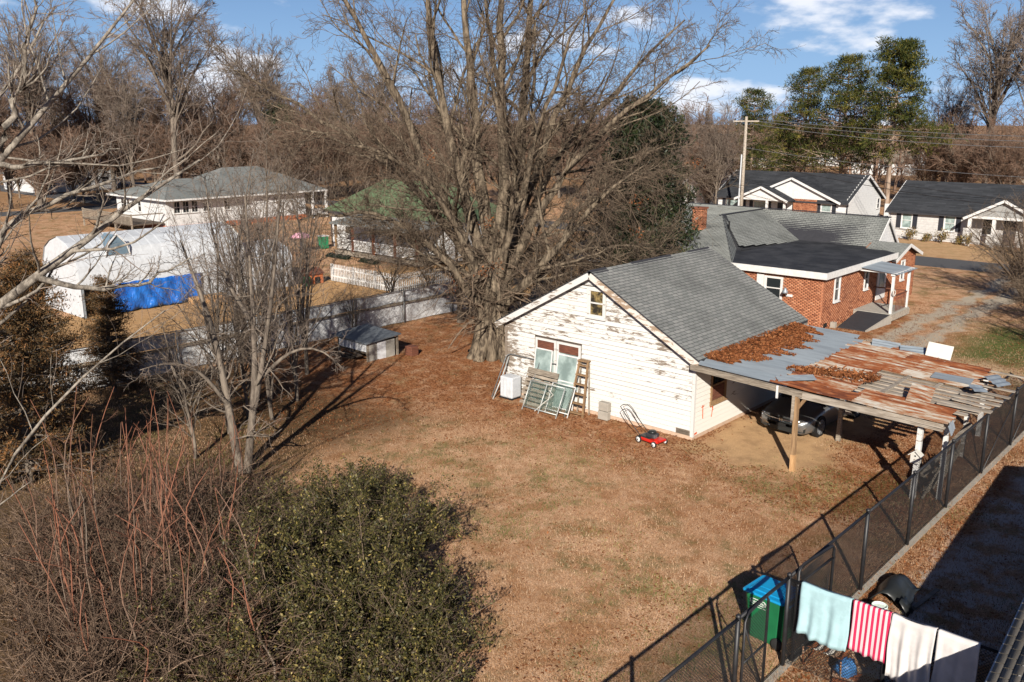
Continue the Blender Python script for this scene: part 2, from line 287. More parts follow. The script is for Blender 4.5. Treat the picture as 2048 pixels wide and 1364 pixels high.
    far = t.math('SQRT', t.math('ADD', t.math('POWER', X, 2), t.math('POWER', Y, 2))); c = t.mix(t.ss(far, 75, 130, 0, .8), c, t.mix(big, (.19, .105, .05), (.33, .19, .09)))
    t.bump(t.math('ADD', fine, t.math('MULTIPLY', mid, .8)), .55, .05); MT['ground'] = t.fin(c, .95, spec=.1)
ground_mat()
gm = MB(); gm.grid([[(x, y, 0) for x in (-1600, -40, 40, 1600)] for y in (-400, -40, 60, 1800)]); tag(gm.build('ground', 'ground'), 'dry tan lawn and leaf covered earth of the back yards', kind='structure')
m = MB(); m.add([(-400, 42.0, .004), (400, 42.0, .004), (400, 46.7, .004), (-400, 46.7, .004)], [(0, 1, 2, 3)]); tag(m.build('road', 'asphalt'), 'grey asphalt street passing between the brick house and the white houses', kind='structure')
m = MB(); m.add([(-300, 24, .004), (-80, 24, .004), (-80, 29, .004), (-300, 29, .004)], [(0, 1, 2, 3)]); m.add([(-96, -60, .005), (-91, -60, .005), (-91, 24, .005), (-96, 24, .005)], [(0, 1, 2, 3)]); tag(m.build('road', 'asphalt'), 'far grey road crossing behind the pale hip roofed house', kind='structure')
m = MB(); m.box(7.70, 7.86, -14, 12, -.05, .015); tag(m.build('path', 'concrete'), 'narrow concrete strip along the black chain link fence', kind='structure')
# ------------------------------------------------------------------ shared builders
def shingle_plane(parent, poly, mat, expo=.14, tabw=.305, lift=.018, single=0, seed=1, near=(14, -24, 10), name='shingle'):
    """tabs laid in courses over a planar 3-D polygon; the `single` nearest become parts of their own"""
    rg = np.random.default_rng(seed); P = np.array(poly, float); n = np.cross(P[1] - P[0], P[2] - P[0]); n /= np.linalg.norm(n)
    if n[2] < 0: n = -n
    dn = -np.array([0, 0, 1.]) + n * n[2]; dn /= np.linalg.norm(dn); al = np.cross(n, dn); o = P[0]
    uv = np.stack([(P - o) @ al, (P - o) @ dn], 1); lo, hi = uv.min(0), uv.max(0)
    rows = int((hi[1] - lo[1]) / expo) + 1; cols = int((hi[0] - lo[0]) / tabw) + 2; A = []
    for r in range(rows):
        y1 = hi[1] - r * expo; sh = (r % 2) * tabw / 2 + rg.uniform(-.02, .02)
        for c in range(cols):
            x = lo[0] - tabw + c * tabw + sh + tabw / 2
            A.append((x, y1 - expo / 2, y1, r))
    A = np.array(A); g = .010; sl = .016; hw = tabw / 2 - g
    q = np.array([(-hw, -expo + sl, .001), (hw, -expo + sl, .001), (-hw, 0, lift), (hw, 0, lift), (-hw, 0, 0), (hw, 0, 0)])
    fq = np.array([(2, 3, 1, 0), (4, 5, 3, 2)])
    xl = np.full(len(A), 1e9); xr = np.full(len(A), -1e9)
    for i in range(len(uv)):
        a_, b_ = uv[i], uv[i - 1]; cr_ = (a_[1] > A[:, 1]) != (b_[1] > A[:, 1]); xx = (b_[0] - a_[0]) * (A[:, 1] - a_[1]) / (b_[1] - a_[1] + 1e-12) + a_[0]; xl = np.where(cr_, np.minimum(xl, xx), xl); xr = np.where(cr_, np.maximum(xr, xx), xr)
    ql = np.maximum(-hw, xl - A[:, 0]); qr = np.minimum(hw, xr - A[:, 0]); keep = qr - ql > .015; A, ql, qr = A[keep], ql[keep], qr[keep]; cen = o + A[:, :1] * al + A[:, 2:3] * dn
    if single:
        d = np.linalg.norm(cen - np.array(near), axis=1) + 1e3 * ((ql > -hw) | (qr < hw)); order = np.argsort(d); pick = order[:single]; rest = order[single:]
        V1 = q @ np.stack([al, dn, n]); ms = []
        for k in range(6):
            o_ = npmesh(name, V1, fq, mat, tint=np.full(6, k / 5)); ms.append(o_.data); bpy.data.objects.remove(o_)
        for i in pick:
            ob = bpy.data.objects.new(name, ms[rg.integers(6)]); COL.objects.link(ob); adopt(ob, parent); ob.location = cen[i]
        A, cen, ql, qr = A[rest], cen[rest], ql[rest], qr[rest]
    if len(A):
        Q = np.repeat(q[None], len(A), 0); Q[:, 0::2, 0] = ql[:, None]; Q[:, 1::2, 0] = qr[:, None]; V = cen[:, None, :] + Q @ np.stack([al, dn, n]) + n * rg.uniform(0, .004, (len(A), 1, 1)); F = fq[None] + (np.arange(len(A)) * 6)[:, None, None]
        t = np.repeat(np.clip(rg.normal(.45, .28, len(A)), 0, 1), 6)
        ob = npmesh('shingles', V.reshape(-1, 3), F.reshape(-1, 4), mat, parent, tint=t); ob['kind'] = 'stuff'
def window(parent, plane, c0, c1, z0, z1, at, out, frame='white', glass='glass', trim=.09, sill=True, muntin=0, depth=.05, mid=True, off=0):
    """double hung window on a wall. plane 'y': spans x c0..c1 at y=at, facing out (+1/-1); plane 'x' likewise"""
    def bx(mb, a0, a1, d0, d1, b0, b1):
        d0, d1 = sorted((at + out * (d0 + off), at + out * (d1 + off)))
        mb.box(a0, a1, d0, d1, b0, b1) if plane == 'y' else mb.box(d0, d1, a0, a1, b0, b1)
    f = MB(); t = trim
    bx(f, c0 - t, c0, .0, depth, z0 - t, z1 + t); bx(f, c1, c1 + t, .0, depth, z0 - t, z1 + t); bx(f, c0, c1, .0, depth, z1, z1 + t); bx(f, c0, c1, .0, depth, z0 - t, z0)
    w = f.build('window', frame, parent)
    g = MB(); bx(g, c0, c1, -.03, .004, z0, z1); g.build('pane', glass, w)
    if mid or muntin:
        s = MB(); zm = (z0 + z1) / 2
        if mid: bx(s, c0, c1, .004, depth * .7, zm - .025, zm + .025); bx(s, c0, c0 + .03, .005, depth * .6, z0, z1); bx(s, c1 - .03, c1, .005, depth * .6, z0, z1)
        for k in range(muntin):
            x = c0 + (c1 - c0) * (k + 1) / (muntin + 1); bx(s, x - .012, x + .012, .004, depth * .5, z0, z1)
        s.build('sash', frame, w)
    if sill: s = MB(); bx(s, c0 - t - .03, c1 + t + .03, .0, depth + .05, z0 - t - .04, z0 - t); s.build('sill', frame, w)
    return w
def lapboards(parent, plane, at, out, span, z0, z1, expo, openings, mat, slope=None, name='clapboard', proud=.034):
    """lap siding, each board an object; span(z)->(c0,c1); openings: (c0,c1,z0,z1)"""
    rg = random.Random(int(at * 10) + len(openings) * 7); z = z0; k = 0
    while z < z1 - .03:
        zt = min(z + expo, z1); zm = (z + zt) / 2; segs = [span(zm)]
        for (a, b, q0, q1) in openings:
            if q0 < zm < q1:
                new = []
                for s0, s1 in segs:
                    if b <= s0 or a >= s1: new.append((s0, s1))
                    else:
                        if a > s0 + .03: new.append((s0, a))
                        if b < s1 - .03: new.append((b, s1))
                segs = new
        for s0, s1 in segs:
            if s1 - s0 > 4.5: c = s0 + (s1 - s0) * rg.uniform(.3, .7); parts = [(s0, c - .002), (c + .002, s1)]
            else: parts = [(s0, s1)]
            for a, b in parts:
                lo, hi = span(z), span(zt); a0 = lo[0] if abs(a - span(zm)[0]) < 1e-6 else a; a1 = hi[0] if abs(a - span(zm)[0]) < 1e-6 else a
                b0 = lo[1] if abs(b - span(zm)[1]) < 1e-6 else b; b1 = hi[1] if abs(b - span(zm)[1]) < 1e-6 else b
                if b1 - a1 < .02: a1 = b1 = (a1 + b1) / 2; b1 += .01
                p = proud + rg.uniform(-.004, .004); dz = rg.uniform(-.004, .004)
                pts = [(a0, p, z + dz - .012), (b0, p, z + dz - .012), (b1, .006, zt - .03), (a1, .006, zt - .03), (a0, 0, z + dz - .012), (b0, 0, z + dz - .012), (b1, 0, zt - .03), (a1, 0, zt - .03)]
                V = [(c, at + out * d, zz) if plane == 'y' else (at + out * d, c, zz) for c, d, zz in pts]
                MB().add(V, [(0, 1, 2, 3), (4, 7, 6, 5), (0, 4, 5, 1), (1, 5, 6, 2), (2, 6, 7, 3), (3, 7, 4, 0)]).build(name, mat if rg.random() > .25 or mat != 'peel' else 'peel_light', parent)
        z += expo; k += 1
# ------------------------------------------------------------------ the white clapboard outbuilding
SH = thing('outbuilding', 'white clapboard gabled outbuilding with peeling paint and grey shingle roof', 'outbuilding', (-4, 3.7, 0))
RZ, EZ = 5.08, 2.74
m = MB(); m.slab([(0, 0, .1), (0, 0, 2.84), (-4.05, 0, 4.98), (-8.05, 0, 2.84), (-8.05, 0, .1)], (0, 7.5, 0)); m.build('wall', 'wood_dark', SH)
m = MB(); m.box(-8.07, .02, -.03, 7.5, -.1, .12); m.build('foundation', 'foundation', SH)
gable = lambda z: (-8.05, 0.0) if z < 2.82 else (-8.05 + (z - 2.82) * 1.86, -(z - 2.82) * 1.88)
lapboards(SH, 'y', 0, -1, gable, .14, 4.92, .165, [(-4.32, -3.5, 3.42, 4.5), (-6.66, -4.5, .62, 2.42), (-.58, -.07, .14, .31)], 'peel')
lapboards(SH, 'x', 0, 1, lambda z: (0.0, 7.5), .14, 2.8, .155, [(.98, 2.02, .93, 2.2)], 'peel_side')
m = MB(); m.box(-.06, .045, -.045, .05, .1, 2.78); m.build('corner_board', 'peel', SH)
m = MB(); m.box(-8.1, -7.98, -.045, .05, .1, 2.78); m.build('corner_board', 'peel', SH)
window(SH, 'y', -4.2, -3.62, 3.55, 4.37, 0, -1, 'peel_light', 'glass_warm', .1)
m = MB(); m.box(-4.6, -3.3, -.05, -.026, 4.52, 4.545); m.build('drip_cap', 'wood_dark', SH)
for a, b in ((-6.52, -5.72), (-5.52, -4.62)):
    w = window(SH, 'y', a, b, .72, 2.28, 0, -1, 'peel_light', 'glass_pale', .08)
    m = MB(); m.box(a + .02, b - .02, -.045, -.006, 1.98, 2.27); m.build('head_panel', 'wood_red', w)
w = window(SH, 'x', 1.08, 1.92, 1.05, 2.1, 0, 1, 'wood_brown', 'glass', .09)
m = MB(); m.box(.006, .03, 1.13, 1.87, 1.07, 1.53); m.build('lower_panel', 'wood_red', w)
m = MB(); m.box(-.58, -.07, -.05, -.01, .14, .31); vt = m.build('vent', 'wood_grey', SH)
for k in range(5): m = MB(); m.box(-.56, -.09, -.062, -.05, .155 + k * .03, .17 + k * .03); m.build('louver', 'wood_dark', vt)
# orange paint marks on the side wall
for p, q, w in (((.038, .55, .60), (.038, .52, 1.06), .03), ((.038, .44, 1.0), (.038, .62, 1.02), .02), ((.038, 1.06, .96), (.038, 1.2, .74), .025), ((.04, 1.2, .96), (.04, 1.1, .52), .025), ((.038, 1.02, .86), (.038, 1.02, 1.0), .02), ((.038, .06, .18), (.038, .22, .2), .06)): m = MB(); m.beam(p, q, w, .012, (1, 0, 0)); m.build('paint_mark', 'orange_mark', SH)
# roof: right and left slope
f0, f1 = -.28, 7.62
for sgn, ex in ((1, .24), (-1, -8.34)):
    pl = [(-4.05, f0, RZ), (-4.05, f1, RZ), (ex, f1, EZ), (ex, f0, EZ)]
    m = MB(); m.slab(pl, (0, 0, -.09)); rf = m.build('roof', 'charcoal', SH)
    shingle_plane(rf, [(x, y, z + .004) for x, y, z in pl], 'shingle_grey', .14, .305, single=300 if sgn == 1 else 0, seed=3)
    m = MB(); m.beam((-4.05 + (.02 if sgn > 0 else -.02), f0 - .015, RZ - .16), (ex, f0 - .015, EZ - .16), .035, .2); m.build('rake_board', 'peel_heavy' if sgn > 0 else 'peel', SH)
    m = MB(); m.beam((ex - sgn * .015, f0 + .03, EZ - .15), (ex - sgn * .015, f1, EZ - .15), .03, .12); m.build('fascia', 'wood_grey', SH)
for y_, l_, w_ in ((f0, .9, .2), (2.1, 2.6, .17), (5.9, 1.6, .15)): m = MB(); m.slab([(-4.05 - w_, y_, RZ - w_ * .5), (-4.05, y_, RZ + .035), (-4.05 + w_, y_, RZ - w_ * .5)], (0, l_, 0)); m.build('ridge_cap', 'charcoal', SH)
# ------------------------------------------------------------------ things along the front wall
def storm_window(x0, x1, foot, zt, label):
    t = thing('storm_window', label, 'window', ((x0 + x1) / 2, foot, 0), group='storm windows leaning on the wall')
    y = lambda z: foot + (-.07 - foot) * z / zt
    fr = MB(); P = lambda x, z: (x, y(z), z + .02)
    for a, b in ((P(x0, 0), P(x0, zt)), (P(x1, 0), P(x1, zt)), (P(x0, zt), P(x1, zt)), (P(x0, .02), P(x1, .02)), (P(x0, zt * .52), P(x1, zt * .52))): fr.beam(a, b, .045, .025, (0, -1, .3))
    fr.build('frame', 'white', t)
    for a, b in ((.03, zt * .52), (zt * .52, zt - .02)): g = MB(); g.add([P(x0, a), P(x1, a), P(x1, b), P(x0, b)], [(0, 1, 2, 3)]); g.build('pane', 'glass_pale', t, solid=.006)
storm_window(-6.55, -5.78, -.32, 1.95, 'left of two white framed storm windows leaning below the gable window')
storm_window(-5.5, -4.62, -.38, 1.9, 'right of two white framed storm windows leaning beside the stepladder')
def pipe_gate(x0, x1, foot, zt, label, mat='dull_pipe', r=.022):
    t = thing('pipe_gate', label, 'gate', ((x0 + x1) / 2, foot, 0)); P = lambda x, z: (x, foot + (-.09 - foot) * z / zt, z)
    m = MB(); c = .16; m.tube([P(x0, 0), P(x0, zt - c), P(x0 + c * .3, zt - c * .3), P(x0 + c, zt), P(x1 - c, zt), P(x1 - c * .3, zt - c * .3), P(x1, zt - c), P(x1, 0)], r, 7); m.build('rail', mat, t, True)
    xm = x0 + (x1 - x0) * .47; m = MB(); m.cyl(P(xm, 0), P(xm, zt), r * .8, 6); m.build('stile', mat, t, True)
    m = MB(); m.tube([P(xm - .5, .98), P(xm - .45, 1.04), P(xm - .1, 1.0), P(xm, 1.05)], .012, 5); m.build('latch', 'black_metal', t, True)
pipe_gate(-7.95, -4.5, -.95, 1.52, 'long dark bent pipe gate frame leaning across the wall behind the pallet')
m = MB(); m.tube([(-7.75, -1.1, 0), (-7.78, -.55, .75), (-7.85, -.1, 1.42)], .024, 7); tag(m.build('pipe', 'pipe_pale', None, True), 'pale straight pipe leaning on the corner left of the white box', 'pipe')
t = thing('tank_box', 'white ribbed plastic box standing in the leaves by the wall', 'box', (-7.4, -.5, 0))
m = MB(); m.box(-7.72, -7.12, -.75, -.22, .04, .84); m.build('body', 'white_metal', t, bevel=.05)
for k in range(4): m = MB(); m.box(-7.66 + k * .15, -7.6 + k * .15, -.775, -.75, .1, .76); m.build('rib', 'white_metal', t, bevel=.01)
m = MB(); m.box(-7.74, -7.1, -.77, -.2, 0, .04); m.build('base', 'dark', t)
t = thing('pallet', 'grey weathered wooden pallet leaning against the peeling wall', 'pallet', (-6, -.6, 0)); P = lambda x, z, d=0: (x, -.72 + .5 * z / 1.2 - d, z)
for x in (-6.62, -6.0, -5.4): m = MB(); m.beam(P(x, .02), P(x, 1.22), .05, .09, (0, -1, 0)); m.build('stringer', 'wood_dark', t)
for k in range(8): m = MB(); z = .08 + k * .155; m.beam(P(-6.72, z, .07), P(-5.3, z + rnd.uniform(-.02, .02), .07), .03, .105 if k < 7 else .2, (0, .38, .92)); m.build('slat', 'wood_grey', t)
def mesh_panel(x0, x1, foot, zt, label, mids, wire=True, tilt=.5, frame='pipe_pale'):
    t = thing('fence_panel', label, 'fence panel', ((x0 + x1) / 2, foot, 0), group='old chain link panels against the wall'); P = lambda x, z, d=0: (x, foot + tilt * z / zt + d, z)
    m = MB(); r = .021
    for a, b in ((P(x0, 0), P(x0, zt)), (P(x1, 0), P(x1, zt)), (P(x0, zt), P(x1, zt)), (P(x0, .12), P(x1, .12))): m.cyl(a, b, r, 7)
    m.build('frame', frame, t, True)
    for x in mids: m = MB(); m.cyl(P(x, 0), P(x, zt), r, 7); m.build('stile', frame, t, True)
    if wire:
        w = MB(); s = .075; n = int((x1 - x0 + zt) / s)
        for k in range(n):
            for sg in (1, -1):
                c = x0 + k * s if sg > 0 else x0 + k * s - zt; pts = []
                for z in (0.1, zt):
                    pts.append((c - z * sg + (0 if sg > 0 else 0) + (0 if sg > 0 else 2 * z * 0), z))
                a = max(.1, (c - x1) if sg > 0 else (x0 - c)); b = min(zt, (c - x0) if sg > 0 else (x1 - c))
                if b > a: w.beam(P(c - sg * a, a), P(c - sg * b, b), .006, .006)
        ob = w.build('wire_mesh', 'wire_green', t); ob['kind'] = 'stuff'
mesh_panel(-6.15, -4.6, -1.3, .98, 'chain link panel with pale pipe frame leaning in front of the pallet', (-5.4,))
mesh_panel(-5.35, -4.35, -.98, 1.0, 'green meshed panel leaning between the pallet and the stepladder', (), tilt=.45, frame='white')
m = MB(); m.tube([(-5.15, -1.0, .85), (-4.95, -1.02, .72), (-5.25, -1.12, .42), (-5.6, -1.24, .05)], .016, 6); tag(m.build('bent_rod', 'off_white'), 'bent pale rod caught on the chain link panel by the wall', 'rod')
# step ladder
t = thing('step_ladder', 'old wooden stepladder leaning upright against the white wall', 'ladder', (-4.2, -.4, 0)); lp = lambda s, k: (-4.26 + s * (.30 - .12 * k), -.62 + .42 * k, 1.92 * k)
for s in (-1, 1):
    m = MB(); m.beam(lp(s, 0), lp(s, 1), .035, .085, (0, -1, 0)); m.build('rail', 'wood_brown', t)
    m = MB(); m.beam((-4.26 + s * .26, -.2, 0), (-4.26 + s * .17, -.12, 1.85), .03, .06, (0, -1, 0)); m.build('rear_leg', 'wood_grey', t)
for k in range(6): m = MB(); q = .06 + k * .17; A, B = lp(-1, q), lp(1, q); m.box(A[0] - .03, B[0] + .03, A[1] - .06, A[1] + .07, A[2] - .015, A[2] + .02); m.build('step', 'wood_brown', t)
m = MB(); m.box(-4.47, -4.05, -.31, -.08, 1.9, 1.935); m.build('top_cap', 'wood_brown', t)
for k in range(2):
    z = .02 + k * .32; m = MB()
    m.box(-3.5 + k * .02, -3.1 + k * .02, -.36, -.16, z, z + .3); ob = m.build('concrete_block', 'concrete', None, bevel=.015); tag(ob, ('lower', 'upper')[k] + ' of two concrete blocks stacked against the white wall', 'block', 'stacked concrete blocks')
# lawn mower
def mower():
    t = thing('lawn_mower', 'red push lawn mower with black engine and folding handle', 'lawn mower', (-.75, -1.15, 0), R_(10)); L = dict(local=True)
    m = MB(); m.slab([(-.3, -.24, .1), (.28, -.24, .1), (.36, -.12, .1), (.36, .12, .1), (.28, .24, .1), (-.3, .24, .1)], (0, 0, .1)); m.build('deck', 'red_paint', t, bevel=.03, **L)
    m = MB(); m.box(-.42, .05, -.2, .2, .16, .23); m.build('deck_cover', 'black_plastic', t, bevel=.03, **L)
    m = MB(); m.box(-.16, .16, -.15, .15, .22, .36); e = m.build('engine', 'charcoal', t, bevel=.03, **L)
    m = MB(); m.lathe((0, 0, .36), [(.13, 0), (.14, .04), (.11, .075), (.0, .08)], 14); m.build('engine_cover', 'black_plastic', e, True, **L)
    m = MB(); m.box(.14, .22, -.12, -.02, .24, .34); m.build('muffler', 'steel', e, **L)
    m = MB(); m.box(.2, .46, -.16, .16, .17, .25); m.build('front_guard', 'red_paint', t, bevel=.03, **L)
    for x, y, r in ((-.34, -.27, .115), (-.34, .27, .115), (.3, -.27, .1), (.3, .27, .1)):
        m = MB(); m.lathe((x, y - .025, r), [(r * .85, 0), (r, .008), (r, .042), (r * .85, .05)], 18, 'y'); w = m.build('wheel', 'rubber', t, True, **L)
        m = MB(); m.lathe((x, y - .032, r), [(r * .1, -.006), (r * .72, 0), (r * .72, .064), (r * .1, .07)], 16, 'y'); m.build('rim', 'white', w, True, **L)
        m = MB(); m.lathe((x, y - .042, r), [(r * .2, 0), (r * .2, .084)], 8, 'y'); m.build('hub', 'dark', w, True, **L)
    for s in (-1, 1): m = MB(); m.tube([(-.3, s * .2, .2), (-.75, s * .2, .55), (-1.05, s * .2, .8)], .013, 6); m.build('handle_tube', 'black_metal', t, True, **L)
    m = MB(); m.tube([(-.62, -.2, .45), (-1.08, -.2, .84), (-1.25, -.17, .96), (-1.28, 0, .985), (-1.25, .17, .96), (-1.08, .2, .84), (-.62, .2, .45)], .013, 6); m.build('handle_bar', 'black_metal', t, True, **L)
    m = MB(); m.tube([(-.8, -.19, .63), (-1.0, -.18, .86), (-1.14, -.15, .98), (-1.14, .15, .98), (-1.0, .18, .86), (-.8, .19, .63)], .009, 5); m.build('brake_bail', 'black_metal', t, True, **L)
    m = MB(); m.tube([(-.55, -.2, .4), (-.56, 0, .43), (-.55, .2, .4)], .011, 5); m.build('cross_brace', 'black_metal', t, True, **L)
    t.location = (-.78, -1.12, 0); t.rotation_euler = (0, 0, R_(-8))
mower()
# ------------------------------------------------------------------ carport
CP = thing('carport', 'collapsing lean-to carport with galvanised and rusty tin roof', 'carport', (3.8, 3.2, 0))
rz_ = lambda u: 2.64 - .036 * u
def tin(name, mat, u0, u1, v0, v1, per=.11, amp=.014, dz=0, warp=0, seed=0):
    rg = random.Random(seed); n = max(3, int((v1 - v0) / per * 2)); P = []
    for i in range(5):
        u = u0 + (u1 - u0) * i / 4; row = []
        for j in range(n + 1):
            v = v0 + (v1 - v0) * j / n; row.append((u, v, rz_(u) + dz + (amp if j % 2 else -amp) + warp * math.sin(i * 1.9 + seed) * .5 + (warp * .6 if i in (0, 4) and j in (0, n) else 0)))
        P.append(row)
    return MB().grid(P).build(name, mat, CP, solid=.004)
for k in range(11):
    v = -.3 + k * .655; tin('galvanised_sheet', 'galv', .03, 2.82 + rnd.uniform(-.04, .04) - (.35 if k == 10 else 0), v, v + .68, .34, .045, .04 + (k % 2) * .006, .004, k)
rows = [(-.32, .36, [(2.65, 5.1), (5.0, 7.62)]), (.34, 1.0, [(2.7, 4.75), (4.95, 7.45)]), (.98, 1.62, [(2.7, 4.7)]), (1.6, 2.25, [(2.7, 4.6)]), (2.2, 2.9, [(2.7, 4.45)]), (2.85, 3.5, [(2.7, 4.55)]), (3.45, 4.1, [(2.7, 5.2), (5.1, 7.3)]),
        (4.05, 4.75, [(2.65, 5.4), (5.3, 7.1)]), (4.7, 5.35, [(2.65, 5.2), (5.1, 7.3)]), (5.3, 5.95, [(2.6, 4.6), (4.5, 7.0)]), (5.9, 6.5, [(2.6, 3.9), (3.85, 5.4)])]
k = 0
for v0, v1, us in rows:
    for u0, u1 in us: tin('rusty_sheet', 'rust', u0, u1, v0, v1 + .03, .15, .022, .014 + rnd.uniform(0, .022), rnd.uniform(.004, .022), k); k += 1
# rafters, purlins, fascia
for j, v in enumerate([-.2, .55, 1.25, 1.72, 2.05, 2.4, 2.75, 3.1, 3.55, 4.3, 5.0, 5.7, 6.4]):
    e = 7.55 + rnd.uniform(-.1, .55) * (1 if v > 1 else 0); w = .2 if 1.1 < v < 3.7 else .1
    m = MB(); m.beam((.05, v, rz_(0) - .1), (e, v + rnd.uniform(-.06, .06), rz_(e) - .1 - rnd.uniform(0, .05)), w, .04); m.build('rafter', 'wood_greyh', CP)
for u in (1.3, 5.35, 6.3): m = MB(); m.beam((u, .2, rz_(u) - .045), (u + rnd.uniform(-.1, .1), 5.8, rz_(u) - .045), .11, .04); m.build('purlin', 'wood_greyh', CP)
m = MB(); m.beam((.02, -.34, rz_(0) - .13), (3.7, -.36, rz_(3.7) - .14), .05, .17); m.build('beam', 'wood_grey', CP)
m = MB(); m.beam((3.6, -.335, rz_(3.6) - .16), (7.5, -.22, rz_(7.5) - .15), .05, .2); m.build('beam', 'wood_greyh', CP)
m = MB(); m.beam((3.53, -.3, 2.3), (3.53, 6.4, 2.32), .09, .14); m.build('beam', 'wood_greyh', CP)
m = MB(); m.beam((6.87, .0, 2.14), (6.75, 6.7, 2.16), .09, .14); m.build('beam', 'wood_greyh', CP)
def post(x, y, h, w, mat, dx=0, dy=0):
    m = MB(); m.beam((x, y, -.1), (x + dx, y + dy, h), w, w, (0, 1, 0)); return m.build('post', mat, CP)
post(3.55, -.3, 2.36, .12, 'wood_brown', -.02, .0)
m = MB(); m.box(3.485, 3.615, -.365, -.235, 0, .5); m.build('post_foot', 'wood_new', CP)
m = MB(); m.beam((3.55, -.27, 1.9), (3.85, -.3, 2.35), .05, .09); m.build('brace', 'wood_brown', CP)
m = MB(); m.box(3.42, 3.5, -.4, -.36, 1.55, 2.3); m.build('cleat', 'wood_grey', CP)
post(3.53, 3.05, 2.28, .12, 'wood_grey', .03, .02); post(3.5, 6.2, 2.3, .12, 'wood_grey')
post(6.87, 0, 2.1, .13, 'peel', .02, .0); post(7.42, .42, 2.2, .11, 'peel'); post(6.71, 6.6, 2.1, .13, 'peel', .04, 0); post(6.9, 4.2, 2.1, .11, 'peel', 0, .1)
m = MB(); m.box(4.55, 4.7, .75, .85, 1.72, 2.36); m.build('hanging_stub', 'wood_greyh', CP)
m = MB(); m.box(2.92, 2.98, -.4, -.36, 2.12, 2.5); m.build('hanging_stub', 'white', CP)
for x, y, l, az in ((7.3, 1.5, 1.0, .1), (7.45, 2.2, .9, -.05), (7.5, 2.9, 1.0, .12), (7.6, 3.5, .9, .0), (7.55, 4.2, .9, .1)):
    m = MB(); m.beam((x - l / 2, y, rz_(x) - .02), (x + l / 2 + .1, y + az, rz_(x) - .07), .17, .03); m.build('loose_board', 'wood_greyh', CP)
# loose sheets lying on the roof
def loose(label, mat, c, size, rz, tilt, cat='metal sheet', nm='metal_sheet', per=.16):
    t = MB(); n = max(2, int(size[1] / per * 2)); P = []
    for i in range(3):
        x = (i / 2 - .5) * size[0]; P.append([(x, (j / n - .5) * size[1], (.014 if j % 2 else -.014) + .02 * math.sin(3 * i)) for j in range(n + 1)])
    o = t.grid(P).build(nm, mat, None, solid=.004); o.location = c; o.rotation_euler = (tilt[0], tilt[1], rz); tag(o, label, cat, 'loose sheets on the carport roof')
loose('folded galvanised sheet lying at the seam of the blue grey and rusty roofing', 'galv', (3.15, .35, 2.63), (1.1, .5), R_(38), (.05, -.06))
loose('tilted rusty sheet propped over the hole in the carport roof', 'rust', (6.35, 1.45, 2.52), (.62, 1.25), R_(12), (.14, .1))
loose('dark flat galvanised sheet near the far corner of the rusty roof', 'galv', (6.45, 3.95, 2.475), (1.1, .6), R_(6), (.0, .03))
loose('small crumpled galvanised sheet sticking up at the carport far edge', 'galv', (7.55, 4.5, 2.5), (.9, .5), R_(80), (.45, .1))
loose('narrow galvanised strip hanging off the right side of the carport roof', 'galv', (7.35, 3.3, 2.48), (.75, .28), R_(75), (.5, .2))
loose('bent tin flap hanging from the near right roof corner', 'galv', (7.62, .1, 2.2), (.28, .7), R_(15), (.1, 1.2))
loose('pale crumpled tin scrap on the far edge beside the galvanised roofing', 'galv', (3.6, 6.35, 2.6), (.9, .4), R_(20), (.35, .1))
loose('second pale tin scrap on the far edge left of the white board', 'galv', (4.5, 6.3, 2.56), (.8, .4), R_(15), (.4, 0))
m = MB(); m.box(-.38, .38, -.02, .02, -.24, .24); o = m.build('board', 'off_white'); o.location = (5.35, 6.25, 2.68); o.rotation_euler = (R_(-30), R_(6), R_(10)); tag(o, 'white rectangular board standing at the far edge of the rusty roof', 'board')
def leaf_heap(name, label, n, fn, size, seed, parent=None, mat='leaf_dead', flat=.45):
    rg = np.random.default_rng(seed); c = fn(rg, n); n = len(c); a = rg.normal(size=(n, 3)); a[:, 2] *= flat; a /= np.linalg.norm(a, axis=1)[:, None]; b = np.cross(a, rg.normal(size=(n, 3)) * np.array([1, 1, 1]) * flat * 1.1 + [0, 0, 1.2]); b /= np.linalg.norm(b, axis=1)[:, None]
    s = size * rg.uniform(.45, 1.55, (n, 1)); V = np.stack([c - a * s, c - b * s * .55, c + a * s, c + b * s * .55], 1).reshape(-1, 3); F = np.arange(4 * n).reshape(-1, 4)
    o = npmesh(name, V, F, mat, parent, tint=np.repeat(np.clip(rg.normal(.45, .25, n), 0, 1), 4)); tag(o, label, None, kind='stuff'); return o
def heap1(rg, n):
    v = rg.uniform(.15, 6.6, n * 2); lim = .75 + .95 * np.sin((v - .2) / 6.4 * math.pi) ** .6 + .25 * np.sin(v * 5.3) + .18 * np.sin(v * 11.7); u = rg.uniform(.02, 1, n * 2) ** .8 * lim
    k = lim > .15; u, v = u[k][:n], v[k][:n]; h = .13 * np.exp(-(u / 1.0) ** 2); return np.stack([u, v, 2.70 - .036 * u + rg.uniform(0, 1, len(u)) * h + .01], 1)
leaf_heap('leaf_pile', 'orange dead leaves heaped on the galvanised carport roof', 16000, heap1, .05, 5)
def heap2(rg, n):
    u = rg.uniform(2.5, 4.9, n); v = 1.3 + (u - 2.5) * .38 + rg.normal(0, .28, n) * np.exp(-((u - 4) / 1.6) ** 2); return np.stack([u, v, 2.665 - .036 * u + rg.uniform(0, .09, n)], 1)
leaf_heap('leaf_pile', 'brown leaves and twigs caught on the rusty carport roof', 2200, heap2, .05, 6)
